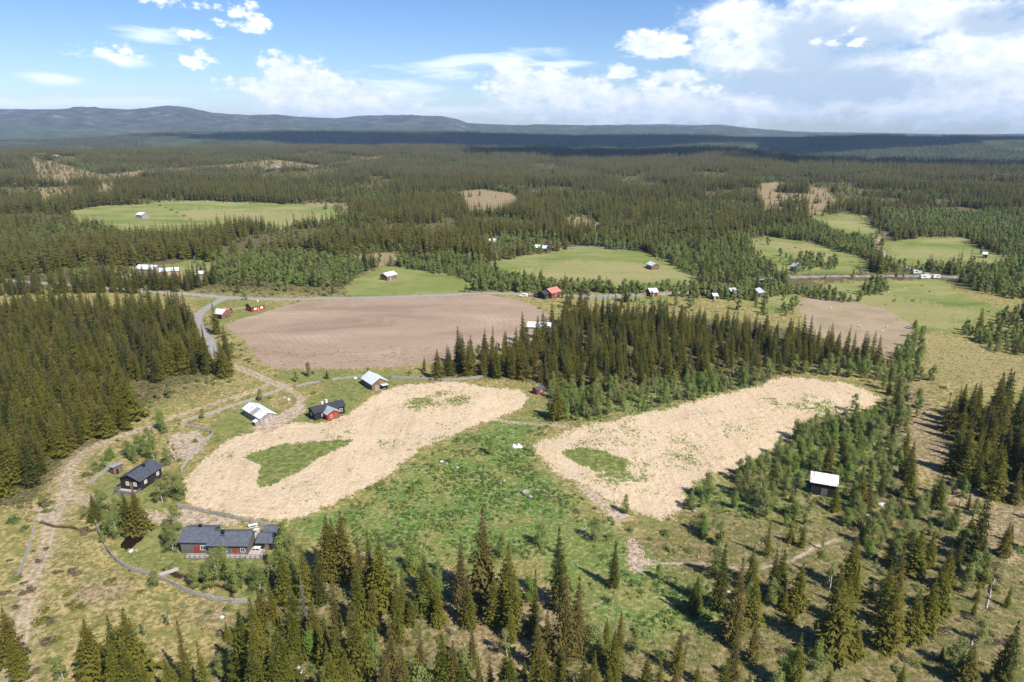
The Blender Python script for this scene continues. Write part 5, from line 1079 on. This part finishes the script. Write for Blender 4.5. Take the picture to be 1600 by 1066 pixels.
# -- birches
x, y, r_ = cells(-1500, 1500, 85, 1800, 3.6, 2)
s = sector(x, y); x, y = x[s], y[s]; D = np.hypot(x, y); dn = veg_density(x, y); clump = fbm(x/22, y/22, 78, 3)
isB = (r_.random(len(x)) < dn[:, 1]*(.55+1.0*clump)*np.where(D > 420, .95, 1)) & clear(x, y)
hB = (2.8+4.6*r_.random(len(x)))*(.7+.6*fbm(x/60, y/60, 88, 2))
px, py = project(x, y, height(x, y)); vis = (px > -5) & (px < 1605) & (py < 1080)
BFORE = [(262,735,8,'birch'),(275,738,8,'birch'),(248,748,7,'birch'),(230,668,8,'birch'),(215,678,7,'bright'),(248,640,7,'bright'),(270,692,6,'thin'),(200,690,6,'birch'),(172,698,4,'bright'),(170,792,6,'birch'),(178,800,7,'birch'),(162,768,7,'birch'),(150,765,6,'birch'),(186,768,6,'thin'),(268,788,8,'birch'),(258,815,7,'birch'),(345,848,8,'birch'),(333,858,8,'birch'),(297,885,5,'birch'),(375,872,7,'birch'),(430,838,9,'birch'),(452,838,9,'birch'),(444,815,8,'birch'),(415,880,6,'thin'),(222,960,5,'thin'),(261,945,5,'thin'),(393,880,6,'birch'),(300,890,5,'birch'),(508,852,5,'thin'),(1238,1014,8,'bright'),(957,920,4,'thin'),(1530,860,8,'birch'),(1545,865,7,'birch'),(1515,880,7,'birch'),(1030,880,4,'bright'),(1103,812,5,'bright'),(1285,696,5,'bright'),(1240,690,8,'birch'),(1174,712,7,'thin'),(1198,705,7,'birch'),(1220,725,7,'birch'),(1250,735,7,'birch'),(1170,740,8,'birch'),(1210,755,7,'birch'),(1185,770,6,'thin'),(1240,775,6,'birch'),(1232,700,7,'birch'),(1345,642,8,'birch'),(1375,650,8,'birch'),(1325,642,8,'birch'),(1300,650,7,'birch'),(1260,662,8,'birch'),(645,752,3,'bright'),(195,688,5,'birch'),(206,700,5,'birch'),(222,686,6,'birch'),(236,690,6,'birch'),(244,704,5,'thin'),(257,698,6,'birch'),(165,702,4,'bright'),(158,714,4,'birch'),(320,884,6,'birch'),(352,876,6,'birch'),(366,892,5,'birch'),(402,888,6,'birch'),(424,868,7,'birch'),(412,908,5,'thin'),(440,880,7,'bright'),(465,870,7,'birch'),(282,742,6,'birch'),(176,778,6,'birch'),(190,795,6,'bright'),(160,800,6,'birch'),(265,828,6,'birch'),(255,655,5,'birch'),(238,660,4,'thin'),(900,608,6,'bright'),(930,604,6,'birch'),(990,600,6,'birch'),(1040,602,7,'birch'),(560,910,5,'thin'),(640,935,5,'birch'),(840,980,5,'birch'),(480,980,6,'bright'),(455,1000,5,'birch'),(580,985,6,'bright'),(610,1010,6,'birch'),(690,1040,5,'birch'),(940,1000,5,'birch'),(1075,1000,5,'thin'),(1250,920,4,'thin'),(1370,870,4,'thin'),(1290,830,5,'thin'),(1390,790,6,'birch'),(1420,800,6,'birch'),(1450,770,6,'birch'),(1480,790,6,'birch'),(1470,820,5,'thin')]
for qx, qy, h, k in BFORE:
    p = at(qx, qy, h); o = tree('birch_tree', p[0], p[1], h, random.choice(BI[k]), 8.0); o['category'] = 'tree'; add_ind(o, 'birch', k, h, 'apart')
rank = np.where(isB & vis, hB/D, 0); order = np.argsort(-rank)[:300-len(BFORE)]; single = np.zeros(len(x), bool); single[order] = True
for i in order:
    k = random.choices(('birch', 'birch', 'birch', 'bright', 'thin'), k=1)[0]; o = tree('birch_tree', x[i], y[i], hB[i], random.choice(BI[k]), 8.0); o['category'] = 'tree'; add_ind(o, 'birch', k, hB[i])
m = isB & ~single
scatter('birch_thicket', 'near_birches', x[m & (D < 380)], y[m & (D < 380)], hB[m & (D < 380)]/8, None, 'light green birch thicket between spruces and fields')
scatter('distant_birch_wood', 'far_birches', x[m & (D >= 380)], y[m & (D >= 380)], hB[m & (D >= 380)]/8, None, 'light green birch woods around the far meadows')
# -- low shrubs
x, y, r_ = cells(-420, 420, 85, 640, 2.6, 3)
s = sector(x, y); x, y = x[s], y[s]; D = np.hypot(x, y); dn = veg_density(x, y); clump = fbm(x/9, y/9, 79, 3)
isH = (r_.random(len(x)) < np.minimum(1, dn[:, 2]*(.15+2.2*np.clip(clump-.35, 0, 1)*2))) & clear(x, y); hH = .5+1.1*r_.random(len(x))**1.5
px, py = project(x, y, height(x, y)); vis = (px > 0) & (px < 1600) & (py < 1066)
SFORE = [(37,912,.9,'brown'),(73,858,.9,'brown'),(45,925,1.6,'brown'),(115,895,1.5,'brown'),(132,832,1.9,'brown'),(38,828,1.7,'green'),(20,815,1.9,'green'),(90,895,1.0,'brown'),(60,878,1.2,'brown'),(8,928,1.3,'brown'),(15,975,1.5,'brown'),(25,950,1.0,'brown'),(62,972,1.3,'yellow'),(78,970,1.3,'brown'),(75,1005,1.6,'brown'),(90,1000,1.0,'yellow'),(105,930,1.1,'yellow'),(112,945,1.2,'yellow'),(125,950,1.2,'yellow'),(175,908,1.0,'yellow'),(165,912,.8,'yellow'),(135,743,1.8,'brown'),(155,735,2.0,'green'),(148,728,1.8,'green'),(55,1050,.9,'brown'),(205,905,.7,'yellow'),(70,955,1.0,'yellow'),(220,925,.8,'yellow'),(326,958,1.1,'green'),(655,755,1.6,'green'),(640,770,1.6,'green'),(950,840,1.6,'yellow'),(985,830,1.3,'green'),(1040,835,1.6,'green'),(1045,860,1.5,'green'),(1075,862,1.5,'green'),(1085,820,1.5,'green'),(830,675,1.3,'green'),(845,678,1.2,'green'),(1235,975,1.2,'yellow'),(280,720,1.2,'green'),(305,690,1.4,'green'),(262,708,1.0,'green'),(490,615,1.4,'green'),(900,800,1.2,'brown'),(930,795,1.0,'brown'),(250,322,2.6,'green'),(259,325,2.2,'green'),(268,329,3,'green'),(277,333,2.4,'green'),(287,338,2.8,'green'),(298,344,2.4,'green')]
shr = []
for qx, qy, h, k in SFORE: p = at(qx, qy); shr.append((p[0], p[1], h, k))
rank = np.where(isH & vis, hH/D, 0); order = np.argsort(-rank)[:300-len(SFORE)]; single = np.zeros(len(x), bool); single[order] = True
herbz = np.zeros(len(x), bool)
for p in HERB: herbz |= inside(x, y, p)
for i in order: shr.append((x[i], y[i], hH[i], random.choice(('green', 'green', 'green', 'brown') if herbz[i] else ('brown', 'brown', 'green', 'green', 'yellow'))))
for qx, qy, h, k in shr:
    o = link('shrub', random.choice(SH[k])); o.location = (qx, qy, float(height(qx, qy))-.06); o.scale = (h*random.uniform(.9, 1.4), h*random.uniform(.9, 1.4), h); o.rotation_euler = (0, 0, random.uniform(0, 6.28)); o['category'] = 'shrub'
    add_ind(o, 'shrub', k, h)
m = isH & ~single
scatter('heath_shrubs', 'low_shrubs', x[m], y[m], hH[m]*1.1, hH[m], 'low brown and green heath scrub')
# -- leafy and grassy ground cover
x, y, r_ = cells(-160, 260, 95, 330, .85, 4)
s = sector(x, y); x, y = x[s], y[s]; f = np.zeros(len(x))
for p in HERB: f = np.maximum(f, inside(x, y, p)*1.0)
for p in KEEP: f[inside(x, y, p[0])] = 0
f *= np.clip((fbm(x/5, y/5, 61, 3)-.36)*3.2, 0, 1)*np.clip((fbm(x/17, y/17, 62, 3)-.32)*5, .12, 1); m = r_.random(len(x)) < f*.6
scatter('leafy_ground_cover', 'herb_tufts', x[m], y[m], .8+.9*r_.random(m.sum()), None, 'bright green broad leaves covering the slope between the straw fields')
x, y, r_ = cells(-210, 260, 88, 300, .95, 5)
s = sector(x, y); x, y = x[s], y[s]; f = np.clip((fbm(x/4, y/4, 63, 3)-.36)*3, 0, 1)
for p in [STRAW1, STRAW2]+FLOOR[:1]+PATCH: f[inside(x, y, p)] = 0
for p in HERB: f[inside(x, y, p)] *= .45
for p in YARD: f[inside(x, y, p)] *= .25
for ln, w in TRACKS+TWIN: f[line_dist(x, y, ln, w+2) < w/2+.8] = 0
m = (r_.random(len(x)) < f*.5) & clear(x, y)
scatter('dry_grass_tufts', 'grass_tufts', x[m], y[m], .6+.8*r_.random(m.sum()), None, 'bleached tufts of dry grass on the open heath')
# -- trees on the ridge beyond the valley
x, y, r_ = cells(-3900, 3900, 2500, 5300, 15, 6)
D = np.hypot(x, y); s = sector(x, y) & (D < 5000) & (D > np.interp(np.arctan2(x, y), DC_AZ, DC)+700); x, y, D = x[s], y[s], D[s]
m = fbm(x/300, y/300, 91, 4) < .57; m &= r_.random(len(x)) < .95
hh = 13+7*r_.random(m.sum()); scatter('valley_forest', 'tiny_spruces', x[m], y[m], hh/10*1.3, hh/10, 'dark forest across the valley')
# ---------------------------------------------------------------- words for every single plant
LM = [('the low double roofed cabin', 340, 850), ('the black balcony cabin', 215, 757), ('the peat pond', 205, 850), ('the plank footbridge', 264, 895), ('the black shed on posts', 1290, 765), ('the right field bottom', 1035, 812),
 ('the white plastic sheet', 808, 698), ('the largest slope boulder', 820, 771), ('the long fallen trunk', 1545, 930), ('the broken pale trunk', 1520, 1000), ('the left field bottom', 430, 815), ('the pale path end', 1005, 880),
 ('the white boulder heap', 1375, 790), ('the pale foreground boulders', 466, 1047), ('the whitish heath boulder', 347, 965), ('the curving fence end', 383, 943), ('the small white mid boulder', 1138, 925), ('the patched barn', 405, 652),
 ('the black house with red wing', 510, 652), ('the brown barn', 585, 603), ('the little dark red hut', 840, 610), ('the open-sided barn', 347, 495), ('the long grey barn', 843, 520), ('the bend of the wheel track', 108, 745), ('the thin heath fence', 40, 875),
 ('the reddish dirt patch', 290, 698), ('the stone pile on the slope', 702, 727), ('the right field far tip', 1370, 620), ('the fallow field', 1335, 510), ('the right pasture', 1420, 470), ('the lone log on the slope', 915, 825), ('the forked end of the path', 1310, 843)]
ORD = ['', 'second ', 'third ', 'fourth ', 'fifth ', 'sixth ', 'seventh ', 'eighth ', 'ninth ', 'tenth ']
DIRS = ['right of', 'up right of', 'straight above', 'up left of', 'left of', 'down left of', 'straight below', 'down right of']
LOOK = {'n': 'olive green', 's': 'slim', 'w': 'broad bushy', 'b': 'thin brownish', 'd': 'dark green', 'g': 'bare grey', 'birch': 'leafy', 'bright': 'bright green', 'thin': 'sparse', 'brown': 'brown', 'green': 'green', 'yellow': 'yellowish'}
def say(d): return ('tall ' if (d['kind'] == 'spruce' and d['h'] > 15) else 'small ' if (d['kind'] != 'shrub' and d['h'] < (7 if d['kind'] == 'spruce' else 5)) else 'low ' if d['kind'] == 'shrub' and d['h'] < .9 else '')+LOOK[d['look']]
WOODN = {'left': 'dense wood left of the asphalt road', 'middle': 'wood between straw and ploughed fields', 'right': 'dense wood at the right edge'}
buckets = {}
for d in IND:
    if d['zone'] in WOODN:
        d['o']['label'] = f"{say(d)} spruce in the front of the {WOODN[d['zone']]}"; d['o']['group'] = f"{say(d)} spruces in the {d['zone']} wood"; continue
    k = min(range(len(LM)), key=lambda i: math.hypot(d['px']-LM[i][1], (d['py']-LM[i][2])*1.3))
    a = math.atan2(-(d['py']-LM[k][2])*1.3, d['px']-LM[k][1]); s = int(round(a/(math.pi/4))) % 8
    buckets.setdefault((d['kind'], k, s), []).append((math.hypot(d['px']-LM[k][1], d['py']-LM[k][2]), id(d), d))
many = {}
for (kind, k, s), lst in buckets.items():
    lst.sort(key=lambda q: q[:2])
    for i, (_, _, d) in enumerate(lst):
        noun = {'spruce': 'spruce', 'birch': 'birch', 'shrub': 'shrub'}[kind]
        if i < 10: d['o']['label'] = f"{say(d)} {noun}, {'closest' if i == 0 else ORD[i].strip()+' closest'} {DIRS[s]} {LM[k][0]}"
        else:
            d['o']['label'] = f"{say(d)} {noun} farther out, {DIRS[s]} {LM[k][0]}"; d['o']['group'] = f"{say(d)} {noun} cluster {DIRS[s]} {LM[k][0]}"
# ---------------------------------------------------------------- air
HT = 430.0
bm = bmesh.new()
x0, x1, y0, y1, z0, z1 = -12500, 12500, -600, 17000, float(GZ.min())-1, HT
vs = [bm.verts.new(p) for p in ((x0,y0,z0),(x1,y0,z0),(x1,y1,z0),(x0,y1,z0),(x0,y0,z1),(x1,y0,z1),(x1,y1,z1),(x0,y1,z1))]
for f in ((3,2,1,0),(4,5,6,7),(0,1,5,4),(1,2,6,5),(2,3,7,6),(3,0,4,7)): bm.faces.new([vs[i] for i in f])
me = bpy.data.meshes.new('haze'); bm.to_mesh(me); bm.free()
hm = bpy.data.materials.new('haze'); hm.use_nodes = True; ht = NT(hm.node_tree); ht.n.clear()
ho = ht.new('ShaderNodeOutputMaterial'); hv = ht.new('ShaderNodeVolumePrincipled')
hv.inputs['Color'].default_value = (.44,.67,1,1); hv.inputs['Density'].default_value = HAZE; hv.inputs['Anisotropy'].default_value = 0.0
ht.l.new(hv.outputs[0], ho.inputs['Volume']); me.materials.append(hm)
o = link('haze', me); o['kind'] = 'stuff'

# ---------------------------------------------------------------- clouds overhead, out of the picture, whose shadows fall on the valley and the far rise
CLM = plain('cloud_white', (.8,.8,.8), 1.0, (.75,.76,.78), (.002,.002,.002))
def cloud(cx, cy, rx, ry, seed, alt=1500, rz=0):
    b = bmesh.new(); bmesh.ops.create_icosphere(b, subdivisions=5, radius=1); P_ = np.array([v.co for v in b.verts])
    q = 1+1.6*(fbm(P_[:, 0]*2+seed, P_[:, 1]*2+P_[:, 2]+seed, seed, 4)-.5)
    for v, k in zip(b.verts, q): v.co = Vector((v.co.x*rx*k, v.co.y*ry*k, max(v.co.z*190*k*k, -45)))
    me = bpy.data.meshes.new('cloud'); b.to_mesh(me); b.free(); me.materials.append(CLM); o = link('cloud', me); sh = alt/math.tan(SUN_EL)
    o.location = (cx-sh*math.sin(SHADOW_AZ), cy-sh*math.cos(SHADOW_AZ), alt); o.rotation_euler = (0, 0, rz); o['kind'] = 'structure'
for k in ((-900, 4050, 1000, 330, 1), (700, 4250, 900, 420, 2), (-2300, 4500, 700, 260, 3), (2000, 3900, 700, 420, 4), (500, 2250, 620, 330, 5), (1150, 1750, 520, 300, 6)): cloud(*k)
